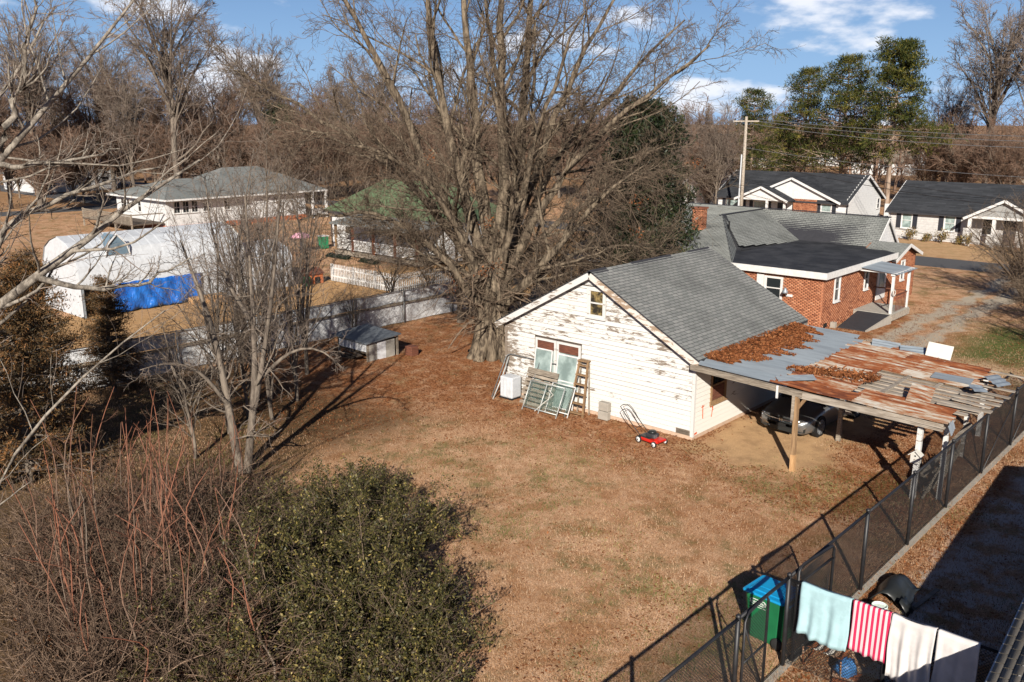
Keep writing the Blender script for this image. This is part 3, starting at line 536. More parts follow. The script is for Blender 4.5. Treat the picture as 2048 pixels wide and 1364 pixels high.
# birdhouse
t = thing('birdhouse', 'small white wooden birdhouse nailed to the white carport post', 'birdhouse', (6.9, -.12, 1.05)); m = MB()
m.slab([(6.77, -.22, 1.08), (7.01, -.22, 1.08), (7.01, -.22, 1.32), (6.89, -.22, 1.43), (6.77, -.22, 1.32)], (0, .15, 0)); m.build('body', 'off_white', t)
for s in (-1, 1): m = MB(); m.beam((6.89, -.16, 1.445), (6.89 + s * .17, -.16, 1.30), .24, .02, (s * .6, 0, .8)); m.build('roof', 'off_white', t)
m = MB(); m.cyl((6.89, -.226, 1.29), (6.89, -.2, 1.29), .024, 12); m.build('entry_hole', 'dark', t)
m = MB(); m.cyl((6.89, -.27, 1.2), (6.89, -.2, 1.2), .008, 6); m.build('perch', 'wood_brown', t)
# weathered picket section leaning inside the fence, and a long timber
t = thing('picket_section', 'old grey lath fence section leaning behind the black fence', 'fence section', (7.2, .9, 0))
for k in range(15): m = MB(); v = .1 + k * .135; m.beam((7.05 + rnd.uniform(-.04, .04), v, .0), (7.42, v + .25 + rnd.uniform(-.06, .06), 1.12 + rnd.uniform(-.12, .1)), .05, .018, (0, 1, 0)); m.build('lath', 'wood_grey', t)
for h in (.3, .85): m = MB(); m.beam((7.02 + .32 * h, .05, h), (7.02 + .32 * h, 2.4, h), .03, .06); m.build('rail', 'wood_grey', t)
m = MB(); m.beam((6.9, .55, .5), (7.35, 2.9, 1.5), .12, .1); tag(m.build('timber', 'wood_greyh'), 'long grey timber propped beside the leaning lath section', 'timber')
# ------------------------------------------------------------------ car
def car():
    t = NT('car_paint'); MT['car_paint'] = t.fin((.22, .22, .22), .28, .7, .5); t = NT('lamp_clear'); MT['lamp_clear'] = t.fin((.55, .58, .62), .08, .3, .7); simple('chrome', (.7, .7, .7), (.6, .6, .6), 5, .15, metal=1)
    T = thing('parked_car', 'silver sedan parked nose out under the carport', 'car', (2.08, 4.55, 0)); L = dict(local=True)
    S = [(-2.31, .52, .27, .60), (-2.25, .74, .2, .655), (-2.12, .84, .17, .70), (-1.85, .885, .17, .765), (-1.4, .90, .17, .85), (-.98, .90, .17, .93), (-.2, .90, .17, .955), (.8, .90, .17, .985), (1.5, .895, .17, 1.02), (2.0, .86, .2, 1.04), (2.24, .78, .27, 1.0), (2.31, .66, .36, .9)]
    P = []
    for y, w, zb, zt in S:
        h = [(w * .80, zb), (w * .97, zb + .07), (w, zb + .2), (w * 1.0, zb + (zt - zb) * .55), (w * .985, zb + (zt - zb) * .74), (w * .93, zt - .045), (w * .72, zt), (w * .4, zt + .02), (0, zt + .028)]
        P.append([(-x, y, z) for x, z in h] + [(x, y, z) for x, z in h[-2::-1]])
    m = MB(); m.grid(P); n = len(P[0]); m.f.append(tuple(range(n))); m.f.append(tuple(range((len(P) - 1) * n, len(P) * n))[::-1]); body = m.build('body', 'car_paint', T, True, **L)
    G = [(-1.02, .80, .93, .93), (-.62, .76, .95, 1.17), (-.12, .70, .96, 1.385), (.35, .69, .975, 1.42), (.95, .69, .99, 1.385), (1.45, .72, 1.02, 1.22), (1.9, .78, 1.04, 1.05)]
    P = []
    for y, w, zb, zt in G:
        h = [(.855, zb - .03), (w + (.855 - w) * .5, zb + (zt - zb) * .5), (w * .92, zt - .02), (w * .6, zt), (0, zt + .012)]; P.append([(-x, y, z) for x, z in h] + [(x, y, z) for x, z in h[-2::-1]])
    MB().grid(P).build('windows', 'glass', T, True, **L)
    MB().grid([[(x, y, z + .012) for x, y, z in r[2:7]] for r in P[2:5]]).build('roof', 'car_paint', T, True, **L)
    for s in (-1, 1):
        m = MB(); m.tube([(s * .83, -1.0, .93), (s * .745, -.6, 1.16), (s * .655, -.12, 1.385), (s * .64, .35, 1.42), (s * .64, .95, 1.385), (s * .7, 1.45, 1.23), (s * .8, 1.9, 1.06)], .032, 6); m.build('pillar', 'car_paint', T, True, **L)
        m = MB(); m.slab([(s * .30, -2.285, .555), (s * .78, -2.17, .57), (s * .845, -2.02, .64), (s * .72, -2.14, .66), (s * .34, -2.26, .605)], (0, -.035, 0)); m.build('headlight', 'lamp_clear', T, **L)
        m = MB(); m.cyl((s * .62, -2.255, .6), (s * .62, -2.2, .6), .035, 10); m.build('headlight_lens', 'dark', T, **L)
        m = MB(); m.slab([(s * .50, -2.325, .25), (s * .78, -2.235, .27), (s * .80, -2.235, .40), (s * .5, -2.305, .345)], (0, .02, 0)); m.build('fog_recess', 'black_plastic', T, **L)
        m = MB(); m.slab([(s * .45, -2.335, .355), (s * .82, -2.22, .42), (s * .82, -2.22, .445), (s * .45, -2.335, .375)], (0, .03, 0)); m.build('bumper_trim', 'chrome', T, **L)
        m = MB(); m.box(min(s * .9, s * 1.06), max(s * .9, s * 1.06), -.82, -.7, .93, 1.06); m.build('mirror', 'car_paint', T, bevel=.03, **L)
        for yy in (-1.42, 1.32):
            m = MB(); m.lathe((s * .845 - .08, yy, .325), [(.37, 0), (.37, .155)], 24, 'x'); m.build('wheel_arch', 'dark', T, **L)
            m = MB(); m.lathe((s * .82 - .1, yy, .318), [(.26, 0), (.315, .02), (.318, .16), (.26, .19)], 24, 'x'); w = m.build('wheel', 'rubber', T, True, **L)
            for q in range(10):
                a = q * math.pi / 5; m = MB(); x = s * .925; m.beam((x, yy + .04 * math.cos(a), .318 + .04 * math.sin(a)), (x, yy + .235 * math.cos(a), .318 + .235 * math.sin(a)), .03, .035, (1, 0, 0)); m.build('spoke', 'steel', w, **L)
            m = MB(); m.lathe((s * .915 - .012, yy, .318), [(.22, 0), (.25, 0), (.25, .02), (.22, .02)], 22, 'x'); m.build('rim', 'steel', w, **L)
    m = MB(); m.slab([(-.44, -2.34, .49), (.44, -2.34, .49), (.5, -2.30, .575), (-.5, -2.30, .575)], (0, .05, 0)); m.build('grille', 'black_plastic', T, **L)
    m = MB(); m.tube([(-.78, -2.19, .645), (-.45, -2.325, .6), (0, -2.35, .585), (.45, -2.325, .6), (.78, -2.19, .645)], .018, 6); m.build('grille_bar', 'chrome', T, True, **L)
    m = MB(); m.box(-.40, .40, -2.345, -2.29, .22, .36); m.build('lower_intake', 'black_plastic', T, **L)
    m = MB(); m.box(-.17, .17, -2.365, -2.345, .36, .475); m.build('plate_bracket', 'dark', T, **L)
    m = MB(); y = -2.375; m.beam((-.035, y, .545), (-.042, y, .625), .014, .012); m.beam((.035, y, .545), (.042, y, .625), .014, .012); m.beam((-.036, y, .582), (.036, y, .582), .012, .014)
    m.tube([(-.05, y, .54), (-.062, y, .635), (.062, y, .635), (.05, y, .54), (-.05, y, .54)], .006, 5); m.build('emblem', 'chrome', T, **L)
    m = MB(); m.box(-.3, -.22, -2.29, -2.28, .2, .21); m.build('splitter', 'black_plastic', T, **L)
    m = MB(); m.tube([(.6, -1.0, .96), (.2, -.93, .985), (-.1, -.98, .97)], .008, 4); m.build('wiper', 'dark', T, **L)
    T.rotation_euler = (0, 0, R_(-3))
car()
# ------------------------------------------------------------------ black chain link fence on the right
def chain_link(parent, axis, at, c0, c1, z0, z1, pitch=.062, r=.0042, mat='black_wire', name='chain_link_mesh'):
    V = []; F = []; h = z1 - z0; n = int((c1 - c0 + h) / pitch) + 1; k = 0
    for i in range(n):
        for sg in (1, -1):
            c = c0 + i * pitch if sg > 0 else c1 - i * pitch
            a = max(0, (c - c1) if sg > 0 else (c0 - c)); b = min(h, (c - c0) if sg > 0 else (c1 - c))
            if b - a < .03: continue
            for cc, zz in ((c - sg * a, z0 + a), (c - sg * b, z0 + b)):
                for dx, dz in ((r, 0), (-r * .5, r * .87), (-r * .5, -r * .87)):
                    V.append((at + dx + sg * r * .6, cc + dz * .7, zz + dz * .7 * sg) if axis == 'y' else (cc + dz * .7, at + dx + sg * r * .6, zz + dz * .7 * sg))
            F += [(k, k + 1, k + 4, k + 3), (k + 1, k + 2, k + 5, k + 4), (k + 2, k, k + 3, k + 5)]; k += 6
    o = npmesh(name, V, F, mat, parent); o['kind'] = 'stuff'; return o
FX = 7.74; FZ = 1.84
FN = thing('chain_link_fence', 'black chain link fence running along the right side of the yard', 'fence', (FX, -1, 0))
pv = [-17.4, -14.5, -11.55, -9.62, -5.85, -2.95, -.05, 3.15, 6.3, 9.4, 12.4]
for v in pv: m = MB(); m.cyl((FX, v, -.05), (FX, v, FZ + .04), .043, 8); p_ = m.build('post', 'black_metal', FN, True); m = MB(); m.lathe((FX, v, FZ + .03), [(.05, 0), (.05, .03), (.02, .06)], 8); m.build('cap', 'black_metal', p_, True)
for i, (a, b) in enumerate(zip(pv, pv[1:])):
    m = MB(); m.cyl((FX, a, FZ), (FX, b, FZ), .033, 8); m.build('top_rail', 'black_metal', FN, True)
    if not (i == 2): chain_link(FN, 'y', FX - .035, a, b, .05, FZ - .01)
    m = MB(); m.cyl((FX, a, .06), (FX, b, .06), .008, 5); m.build('tension_wire', 'black_metal', FN)
for a, b in ((3.15, 6.3), (6.3, 9.4)): m = MB(); m.cyl((FX + .03, a, .1), (FX + .03, b, FZ - .1), .014, 6); m.build('brace', 'black_metal', FN, True)
# gate beside the bin
GT = thing('chain_link_gate', 'black framed chain link gate standing open beside the recycling bin', 'gate', (7.9, -10.6, 0))
def frame(parent, pts, r, name, mat='black_metal'):
    m = MB(); m.tube(pts, r, 7); return m.build(name, mat, parent, True)
frame(GT, [(FX + .1, -11.5, .1), (FX + .1, -11.5, 1.8), (FX + .1, -11.35, 1.92), (FX + .1, -10.75, 1.97), (FX + .1, -10.65, 1.85), (FX + .1, -10.65, .1)], .026, 'frame')
frame(GT, [(FX + .1, -11.5, 1.0), (FX + .1, -10.65, 1.0)], .02, 'cross_bar'); frame(GT, [(FX + .1, -11.5, .1), (FX + .1, -10.65, .1)], .02, 'bottom_rail'); frame(GT, [(FX + .1, -11.5, 1.72), (FX + .1, -10.65, .1)], .016, 'brace')
chain_link(GT, 'y', FX + .1, -11.5, -10.65, .1, 1.8)
G2 = thing('chain_link_gate', 'raised black gate leaf with open top panel above the towels', 'gate', (7.95, -9, 0))
frame(G2, [(FX + .12, -9.5, .1), (FX + .12, -9.5, 1.95), (FX + .14, -9.35, 2.04), (FX + .2, -8.2, 2.0), (FX + .2, -8.1, 1.9), (FX + .2, -8.1, .1)], .03, 'frame')
frame(G2, [(FX + .12, -9.5, 1.68), (FX + .2, -8.1, 1.72)], .024, 'cross_bar'); frame(G2, [(FX + .12, -9.5, .1), (FX + .2, -8.1, .1)], .022, 'bottom_rail'); chain_link(G2, 'y', FX + .16, -9.48, -8.12, .1, 1.95)
# short fence towards the house, carrying the laundry
LF = thing('chain_link_fence', 'short black chain link fence hung with towels by the house', 'fence', (9.6, -9.62, 0)); LY = -9.62
for x in (9.55, 11.3): m = MB(); m.cyl((x, LY, 0), (x, LY, 1.84), .035, 8); m.build('post', 'black_metal', LF, True)
m = MB(); m.cyl((FX, LY, 1.8), (11.5, LY, 1.8), .028, 8); m.build('top_rail', 'black_metal', LF, True); chain_link(LF, 'x', LY + .04, FX, 11.3, .05, 1.78)
def towel(x0, x1, z1, label, mat, seed, sag=0, zl=0, rip=.03, n=26):
    rg = random.Random(seed); ph = [rg.uniform(0, 6) for _ in range(6)]; P = []; rows = []
    for j in range(17):
        s = j / 16
        if s < .12: z = 1.6 + .235 * s / .12; d = .06
        elif s < .2: q = (s - .12) / .08 * math.pi; z = 1.835 + .018 * math.sin(q); d = .045 * math.cos(q)
        else: q = (s - .2) / .8; z = 1.832 - (1.832 - z1) * q; d = -.045
        row = []
        for i in range(n + 1):
            t = i / n; x = x0 + (x1 - x0) * t; q = max(0, (s - .2) / .8)
            y = LY + d - abs(rip) * q ** .6 * (.5 + .5 * math.sin(t * 17 + ph[0] + q * 1.2)) - rip * .7 * q * (.5 + .5 * math.sin(t * 31 + ph[1])) - .03 * q
            zz = z - sag * math.sin(t * math.pi) * (.4 + q * .3) + (zl * (t - .5)) * q + .018 * math.sin(t * 23 + ph[2]) * q
            row.append((x + .02 * math.sin(z * 5 + ph[3]) * q, y, zz))
        P.append(row)
    o = MB().grid(P).build('towel', mat, None, True, solid=.008); tag(o, label, 'towel', 'towels hung on the fence'); return o
towel(8.0, 8.92, .86, 'pale blue towel hanging on the black fence', 'cloth_blue', 1, .05, -.05, .055)
towel(8.95, 9.6, .92, 'pink and white striped towel hanging on the fence', 'stripe', 2, .02, -.02, .02)
towel(9.62, 10.33, .72, 'white towel draped in folds between the striped towel and the last sheet', 'cloth_white', 3, .07, .0, .085)
towel(10.36, 11.0, .70, 'flat whitish sheet half in shade at the end of the fence', 'cloth_white', 4, .02, .05, .03)
# recycling cart
def cart():
    T = thing('recycling_bin', 'green wheeled waste cart with bright blue lid by the fence', 'bin', (7.12, -8.92, 0)); L = dict(local=True); P = []
    for z, a, b in ((.05, .33, .27), (.12, .35, .29), (.6, .385, .325), (.95, .415, .35), (1.02, .42, .355)):
        c = .07; P.append([(x, y, z) for x, y in ((-a + c, -b), (a - c, -b), (a, -b + c), (a, b - c), (a - c, b), (-a + c, b), (-a, b - c), (-a, -b + c), (-a + c, -b))])
    m = MB(); m.grid(P); m.f.append(tuple(range(8))); m.build('body', 'bin_green', T, **L)
    m = MB(); m.slab([(-.45, -.36, 1.02), (-.40, -.40, 1.02), (.42, -.40, 1.02), (.46, -.36, 1.02), (.46, .36, 1.02), (.42, .4, 1.02), (-.40, .4, 1.02), (-.45, .36, 1.02)], (0, 0, .055)); lid = m.build('lid', 'bin_blue', T, bevel=.025, **L)
    m = MB(); m.slab([(-.34, -.28, 1.07), (.34, -.28, 1.07), (.34, .28, 1.07), (-.34, .28, 1.07)], (0, 0, .03)); m.build('lid_panel', 'bin_blue', lid, bevel=.02, **L)
    m = MB(); m.slab([(-.2, -.12, 1.098), (.12, -.12, 1.098), (.12, .12, 1.098), (-.2, .12, 1.098)], (0, 0, .012)); m.build('lid_emblem', 'bin_blue', lid, bevel=.01, **L)
    m = MB(); m.tube([(.44, -.28, .98), (.53, -.28, 1.0), (.53, .28, 1.0), (.44, .28, .98)], .02, 7); m.build('handle', 'bin_blue', T, True, **L)
    for s in (-1, 1): m = MB(); m.lathe((.33, s * .3 - .03, .13), [(.1, 0), (.13, .01), (.13, .05), (.1, .06)], 16, 'y'); m.build('wheel', 'rubber', T, True, **L)
    yf = lambda z: -(.325 + (z - .6) * .0714) - .004
    m = MB(); a, b, z0, z1 = -.32, .02, .82, .93; c = .035
    pts = [(a + c, z0), (b - c, z0), (b, z0 + c), (b, z1 - c), (b - c, z1), (a + c, z1), (a, z1 - c), (a, z0 + c), (a + c, z0)]; m.tube([(x + .05, yf(z) - .002, z) for x, z in pts], .008, 5); m.build('label_border', 'white', T, **L)
    m = MB(); m.beam((-.26, yf(.775) - .001, .775), (.06, yf(.775) - .001, .775), .012, .006, (0, 0, 1)); m.build('label_line', 'white', T, **L)
    for txt, z, sz in (('WASTE PRO', .845, .062),):
        cu = bpy.data.curves.new('lettering', 'FONT'); cu.body = txt; cu.size = sz; cu.extrude = .001; cu.align_x = 'CENTER'; cu.offset = .0012; o0 = bpy.data.objects.new('tmp', cu); COL.objects.link(o0); bpy.context.view_layer.update(); me = bpy.data.meshes.new_from_object(o0.evaluated_get(bpy.context.evaluated_depsgraph_get())); bpy.data.objects.remove(o0); me.materials.clear(); me.materials.append(MT['white']); o = bpy.data.objects.new('lettering', me); COL.objects.link(o)
        o.parent = T; o.location = (-.10, yf(z) - .004, z); o.rotation_euler = (R_(86), 0, 0)
    T.rotation_euler = (0, 0, R_(-4))
cart()
# bucket, black tub, board, rusty chair, bags
t = thing('bucket', 'pale green white plastic bucket behind the striped towel', 'bucket', (8.5, -6.85, 0)); m = MB(); m.lathe((8.5, -6.85, 0), [(.125, 0), (.15, .34), (.158, .34), (.158, .37), (.143, .37), (.12, .03), (0, .03)], 20); m.build('body', 'bucket', t, True)
for z in (.25, .3): m = MB(); m.lathe((8.5, -6.85, z), [(.148, 0), (.16, .005), (.16, .02), (.15, .025)], 20); m.build('rim_band', 'bucket', t, True)
m = MB(); m.tube([(8.35, -6.85, .33), (8.37, -7.0, .24), (8.5, -7.03, .2), (8.63, -7.0, .24), (8.65, -6.85, .33)], .006, 5); m.build('handle', 'steel', t)
t = thing('plastic_tub', 'upturned black plastic tub with bent flap behind the bucket', 'tub', (8.45, -5.6, 0)); P = []
for i in range(9):
    s = i / 8; P.append([(8.05 + .7 * s + .05 * math.sin(j), -6.25 + j * .18 + .2 * s, .04 + .34 * math.sin(min(1, s * 1.2) * math.pi) * (1 - .25 * abs(j - 3) / 3)) for j in range(7)])
MB().grid(P).build('shell', 'black_plastic', t, True, solid=.02)
m = MB(); m.grid([[(8.72 + .1 * i, -6.35 + .12 * j, .3 - .13 * i + .04 * math.sin(j * 2)) for j in range(4)] for i in range(3)]); m.build('flap', 'black_plastic', t, True, solid=.015)
m = MB(); m.beam((8.9, -5.9, .06), (9.05, -4.9, .12), .09, .03); tag(m.build('board', 'wood_grey'), 'short grey board lying beside the black tub', 'board')
t = thing('metal_chair', 'rusty old metal lawn chair seen through the chain link below the blue towel', 'chair', (8.35, -9.0, 0)); P = []
prof = [(-.05, .95), (.02, .75), (.1, .55), (.2, .38), (.35, .33), (.55, .36), (.68, .42)]
for k in range(6):
    x0 = 8.05 + k * .11; m = MB(); m.grid([[(x0 + w * .1, -8.75 - y * .9, z + .02 * math.sin(w * 3.1)) for w in (0, .5, 1)] for y, z in prof]); m.build('slat', 'rust' if k % 2 == 0 or k > 3 else 'off_white', t, True, solid=.006)
for s in (8.02, 8.74): m = MB(); m.tube([(s, -8.6, .95), (s, -8.75, .6), (s, -8.9, .05), (s, -9.35, .03), (s, -9.4, .42)], .016, 6); m.build('leg', 'rust', t, True)
def blob(name, label, mat, c, s, seed, cat):
    rg = random.Random(seed); P = []
    for i in range(9):
        th = math.pi * i / 8; P.append([(c[0] + s[0] * math.sin(th) * math.cos(2 * math.pi * j / 12) * (1 + .2 * math.sin(j * 2.3 + i)), c[1] + s[1] * math.sin(th) * math.sin(2 * math.pi * j / 12) * (1 + .2 * math.sin(j * 1.7 + i * 2)), max(.005, c[2] + s[2] * math.cos(th) * (1 + .15 * math.sin(j * 3 + i)))) for j in range(12)] )
        P[-1].append(P[-1][0])
    tag(MB().grid(P).build(name, mat, None, True), label, cat)
blob('bag', 'crumpled blue plastic bag under the blue towel', 'bag_blue', (8.75, -9.15, .16), (.2, .2, .2), 1, 'bag')
blob('rag', 'crumpled white rag on the ground below the striped towel', 'white', (9.1, -10.15, .08), (.16, .12, .16), 2, 'cloth')
# leaf debris rug of rusted tin behind the towels
loose('flat rusty tin sheet on the ground under the striped towel', 'rust', (9.05, -9.3, .05), (.9, .6), R_(20), (0, .04))
# ------------------------------------------------------------------ house at the right edge
RH = thing('neighbour_house', 'low house with grey brown shingle eave at the bottom right corner', 'house', (16, -9, 0))
m = MB(); m.slab([(12.3, -19, 0), (20.5, -19, 0), (20.5, .2, 0), (11.1, .2, 0)], (0, 0, 2.3)); m.build('wall', 'cream_vinyl', RH)
pl = [(12.0, -19.4, 2.2), (10.72, .6, 2.2), (15.4, .6, 3.4), (16.68, -19.4, 3.4)]
m = MB(); m.slab(pl, (0, 0, -.12)); rf = m.build('roof', 'shingle_tan', RH); shingle_plane(rf, [(x, y, z + .004) for x, y, z in pl], 'shingle_tan', .14, .305, single=60, seed=9)
pl = [(20.9, -19.4, 2.2), (20.9, .6, 2.2), (15.4, .6, 3.4), (16.68, -19.4, 3.4)]; m = MB(); m.slab(pl, (0, 0, -.12)); m.build('roof', 'shingle_tan', RH)
m = MB(); m.beam((11.98, -19.4, 2.12), (10.70, .6, 2.12), .03, .13); m.build('fascia', 'white', RH)
# ------------------------------------------------------------------ brick house
def bricks(parent, plane, at, out, c0, c1, z0, z1, openings=(), top=None, L=.215, H=.073, seed=2):
    rg = np.random.default_rng(seed); A = []; z = z0; r = 0
    while z < z1 - .02:
        x = c0 - (r % 2) * L / 2
        while x < c1:
            a, b = max(x, c0), min(x + L - .011, c1); zm = z + H / 2; ok = b - a > .03 and not any(o[0] < (a + b) / 2 < o[1] and o[2] < zm < o[3] for o in openings) and (top is None or zm < top((a + b) / 2))
            if ok: A.append((a, b, z, z + H - .011))
            x += L
        z += H; r += 1
    A = np.array(A); n = len(A); d = .012 + rg.uniform(-.003, .003, n); s = out
    def q(c, dd, zz): return np.stack([c, at + s * dd, zz], 1) if plane == 'y' else np.stack([at + s * dd, c, zz], 1)
    z_ = np.zeros(n); V = np.stack([q(A[:, 0], d, A[:, 2]), q(A[:, 1], d, A[:, 2]), q(A[:, 1], d, A[:, 3]), q(A[:, 0], d, A[:, 3]), q(A[:, 0], z_, A[:, 2]), q(A[:, 1], z_, A[:, 2]), q(A[:, 1], z_, A[:, 3]), q(A[:, 0], z_, A[:, 3])], 1)
    f = np.array([(0, 1, 2, 3), (0, 4, 5, 1), (1, 5, 6, 2), (2, 6, 7, 3), (3, 7, 4, 0)]); F = (f[None] + (np.arange(n) * 8)[:, None, None]).reshape(-1, 4)
    o = npmesh('bricks', V.reshape(-1, 3), F, 'brick', parent, tint=np.repeat(np.clip(rg.normal(.5, .24, n), 0, 1), 8)); o['kind'] = 'stuff'; return o
BH = thing('brick_house', 'red brick house with flat black roof and green grey shingle gables', 'house', (-9, 24, 0)); BX, BY = -3.45, 17.6
m = MB(); m.box(-18.3, BX, BY, 26.7, -.05, 2.72); m.box(-18.3, -5.3, 26.7, 32, -.05, 2.62); m.slab([(BX, 26.7, -.05), (BX, 30.45, -.05), (BX, 30.45, 2.45), (BX, 28.6, 3.08), (BX, 26.7, 2.45)], (-2, 0, 0)); m.build('wall', 'mortar', BH)
bricks(BH, 'x', BX, 1, BY, 26.68, 0, 2.72, [(18.9, 19.6, 1.22, 2.52), (22.75, 23.3, 1.3, 2.45), (24.55, 26.0, .2, 2.3)])
bricks(BH, 'x', BX, 1, 26.72, 30.44, 0, 3.1, [(28.1, 28.7, 1.1, 2.3)], lambda c: 2.42 + .33 * (1.87 - abs(c - 28.58)), seed=4); bricks(BH, 'y', BY, -1, -18.3, BX, 0, 2.7, [(-6.5, -5.5, 1.25, 2.42)], seed=5)
m = MB(); m.slab([(-8.3, BY - .22, 2.7), (BX + .2, BY - .22, 2.7), (BX + .2, 26.75, 2.7), (-5.2, 28.4, 2.7), (-9.8, 28.7, 2.7), (-10.7, 21.8, 2.7)], (0, 0, .15)); rf = m.build('flat_roof', 'roll_roof', BH)
m = MB(); m.box(-8.5, BX + .26, BY - .27, BY - .23, 2.58, 2.9); m.build('fascia', 'white', BH); m = MB(); m.box(BX + .22, BX + .26, BY - .23, 26.8, 2.58, 2.9); m.build('fascia', 'white', BH)
m = MB(); m.box(-8.5, BX + .2, BY - .2, BY, 2.58, 2.66); m.box(BX, BX + .2, BY, 26.75, 2.58, 2.66); m.build('soffit', 'white', BH)
def roofp(parent, pl, mat, seed, thick=.1, expo=.14, tab=.305):
    m = MB(); m.slab(pl, (0, 0, -thick)); r = m.build('roof', 'charcoal' if tab < .4 else mat, parent); shingle_plane(r, [(x, y, z + .006) for x, y, z in pl], mat, expo, tab, seed=seed); return r
R0 = 4.38
roofp(BH, [(-13.2, 25.1, 4.4), (-13.2, 30.3, R0), (-9.6, 28.6, 2.75), (-10.4, 21.9, 2.85)], 'shingle_green', 21)
roofp(BH, [(-13.2, 25.1, 4.4), (-8.2, 17.35, 2.8), (-18.6, 17.35, 2.8), (-18.6, 25.1, 4.4)], 'shingle_green', 22)
roofp(BH, [(-13.2, 25.1, 4.4), (-10.4, 21.9, 2.85), (-8.2, 17.35, 2.8)], 'shingle_green', 23)
roofp(BH, [(-18.6, 25.1, 4.4), (-13.2, 25.1, 4.4), (-13.2, 30.3, R0 + .06), (-18.6, 30.3, R0 + .06)], 'shingle_green', 24)
roofp(BH, [(-13.2, 30.3, R0 + .02), (-5.05, 30.3, R0 + .02), (-5.05, 28.35, 2.62), (-9.6, 28.4, 2.72)], 'shingle_green', 25)
roofp(BH, [(-18.6, 30.3, R0), (-5.05, 30.3, R0), (-5.05, 32.3, 2.55), (-18.6, 32.3, 2.55)], 'shingle_green', 26)
m = MB(); m.slab([(-5.3, 28.45, 2.6), (-5.3, 30.3, 4.3), (-5.3, 32.15, 2.6)], (.06, 0, 0)); m.build('gable_wall', 'white_vinyl', BH)
for k in range(9): m = MB(); z = 2.66 + k * .18; w = 1.8 * (1 - (z - 2.6) / 1.75); m.add([(-5.22, 30.3 - w, z), (-5.22, 30.3 + w, z), (-5.236, 30.3 + w - .15, z + .17), (-5.236, 30.3 - w + .15, z + .17)], [(0, 1, 2, 3)]); m.build('siding_board', 'white_vinyl', BH, solid=.008)
for a, b in (((-5.05, 28.35, 2.58), (-5.05, 30.3, R0 - .02)), ((-5.05, 32.3, 2.52), (-5.05, 30.3, R0 - .02))): m = MB(); m.beam(a, b, .05, .16); m.build('rake_board', 'white', BH)
m = MB(); m.beam((-18.6, 30.3, R0 + .1), (-5.0, 30.3, R0 + .06), .22, .04); m.build('ridge_cap', 'charcoal', BH); m = MB(); m.beam((-13.2, 25.1, 4.43), (-13.2, 30.2, 4.42), .2, .04); m.build('ridge_cap', 'charcoal', BH)
for pts in ([(-13.2, 25.1, 4.42), (-10.4, 21.9, 2.89), (-8.2, 17.35, 2.84)], [(-10.3, 22.0, 2.9), (-9.6, 28.6, 2.8), (-5.2, 28.3, 2.72)]):
    for p, q in zip(pts, pts[1:]): m = MB(); m.beam(p, q, .42, .03); m.build('flashing', 'roll_roof', BH)
for pl, sd in (([(-5.25, 28.58, 3.2), (-3.15, 28.58, 3.2), (-3.15, 26.45, 2.5), (-5.25, 26.45, 2.5)], 27), ([(-5.25, 28.58, 3.2), (-3.15, 28.58, 3.2), (-3.15, 30.7, 2.5), (-5.25, 30.7, 2.5)], 28)): roofp(BH, pl, 'shingle_green', sd)
for y in (26.45, 30.7): m = MB(); m.beam((-3.14, y, 2.42), (-3.14, 28.58, 3.12), .04, .18); m.build('rake_board', 'white', BH)
window(BH, 'y', -6.4, -5.6, 1.35, 2.32, BY, -1, 'white', 'glass', .1, depth=.06); m = MB(); m.box(-6.9, -6.52, BY - .06, BY, 1.2, 2.45); m.build('shutter', 'white', BH)
window(BH, 'x', 18.98, 19.5, 1.32, 2.42, BX, 1, 'white', 'glass', .09, depth=.06); window(BH, 'x', 22.82, 23.22, 1.4, 2.36, BX, 1, 'white', 'glass', .08, depth=.06); window(BH, 'x', 28.18, 28.62, 1.2, 2.2, BX, 1, 'white', 'glass', .08, depth=.06)
m = MB(); m.box(BX - .02, BX + .04, 24.62, 25.9, .5, 2.25); d = m.build('door', 'white', BH); m = MB(); m.box(BX + .04, BX + .06, 24.9, 25.6, 1.1, 2.1); m.build('door_pane', 'glass_pale', d); m = MB(); m.cyl((BX + .04, 25.75, 1.3), (BX + .1, 25.75, 1.3), .03, 8); m.build('handle', 'steel', d)
t = thing('barn_lamp', 'grey gooseneck lamp on the brick wall beside the rear window', 'lamp', (-5.2, BY, 1.8)); m = MB(); m.tube([(-5.28, BY, 1.45), (-5.28, BY - .25, 1.75), (-5.2, BY - .35, 1.98)], .02, 6); m.build('arm', 'steel', t); m = MB(); m.lathe((-5.2, BY - .36, 1.72), [(.16, 0), (.14, .08), (.07, .2), (.05, .26)], 14); m.build('shade', 'galv', t, True); m = MB(); m.box(-5.3, -4.95, BY - .06, BY - .02, 1.5, 1.62); m.build('bracket', 'white', t)
m = MB(); m.box(BX - .01, BX + .03, 17.95, 18.35, .08, .3); m.build('crawl_vent', 'dark', BH)
t = MB(); t.cyl((-11.9, 23.6, 3.5), (-11.9, 23.6, 4.25), .05, 10); t.lathe((-11.9, 23.6, 3.62), [(.2, 0), (.07, .1)], 10); t.build('vent_pipe', 'dark', BH)
m = MB(); m.box(-13.4, -12.78, 21.9, 22.5, 3.4, 5.0); ch = m.build('chimney', 'mortar', BH)
bricks(ch, 'y', 21.9, -1, -13.4, -12.78, 3.5, 5.0, seed=31); bricks(ch, 'x', -12.78, 1, 21.9, 22.5, 3.5, 5.0, seed=32); m = MB(); m.box(-13.46, -12.72, 21.84, 22.56, 5.0, 5.1); m.build('chimney_cap', 'brick', ch)
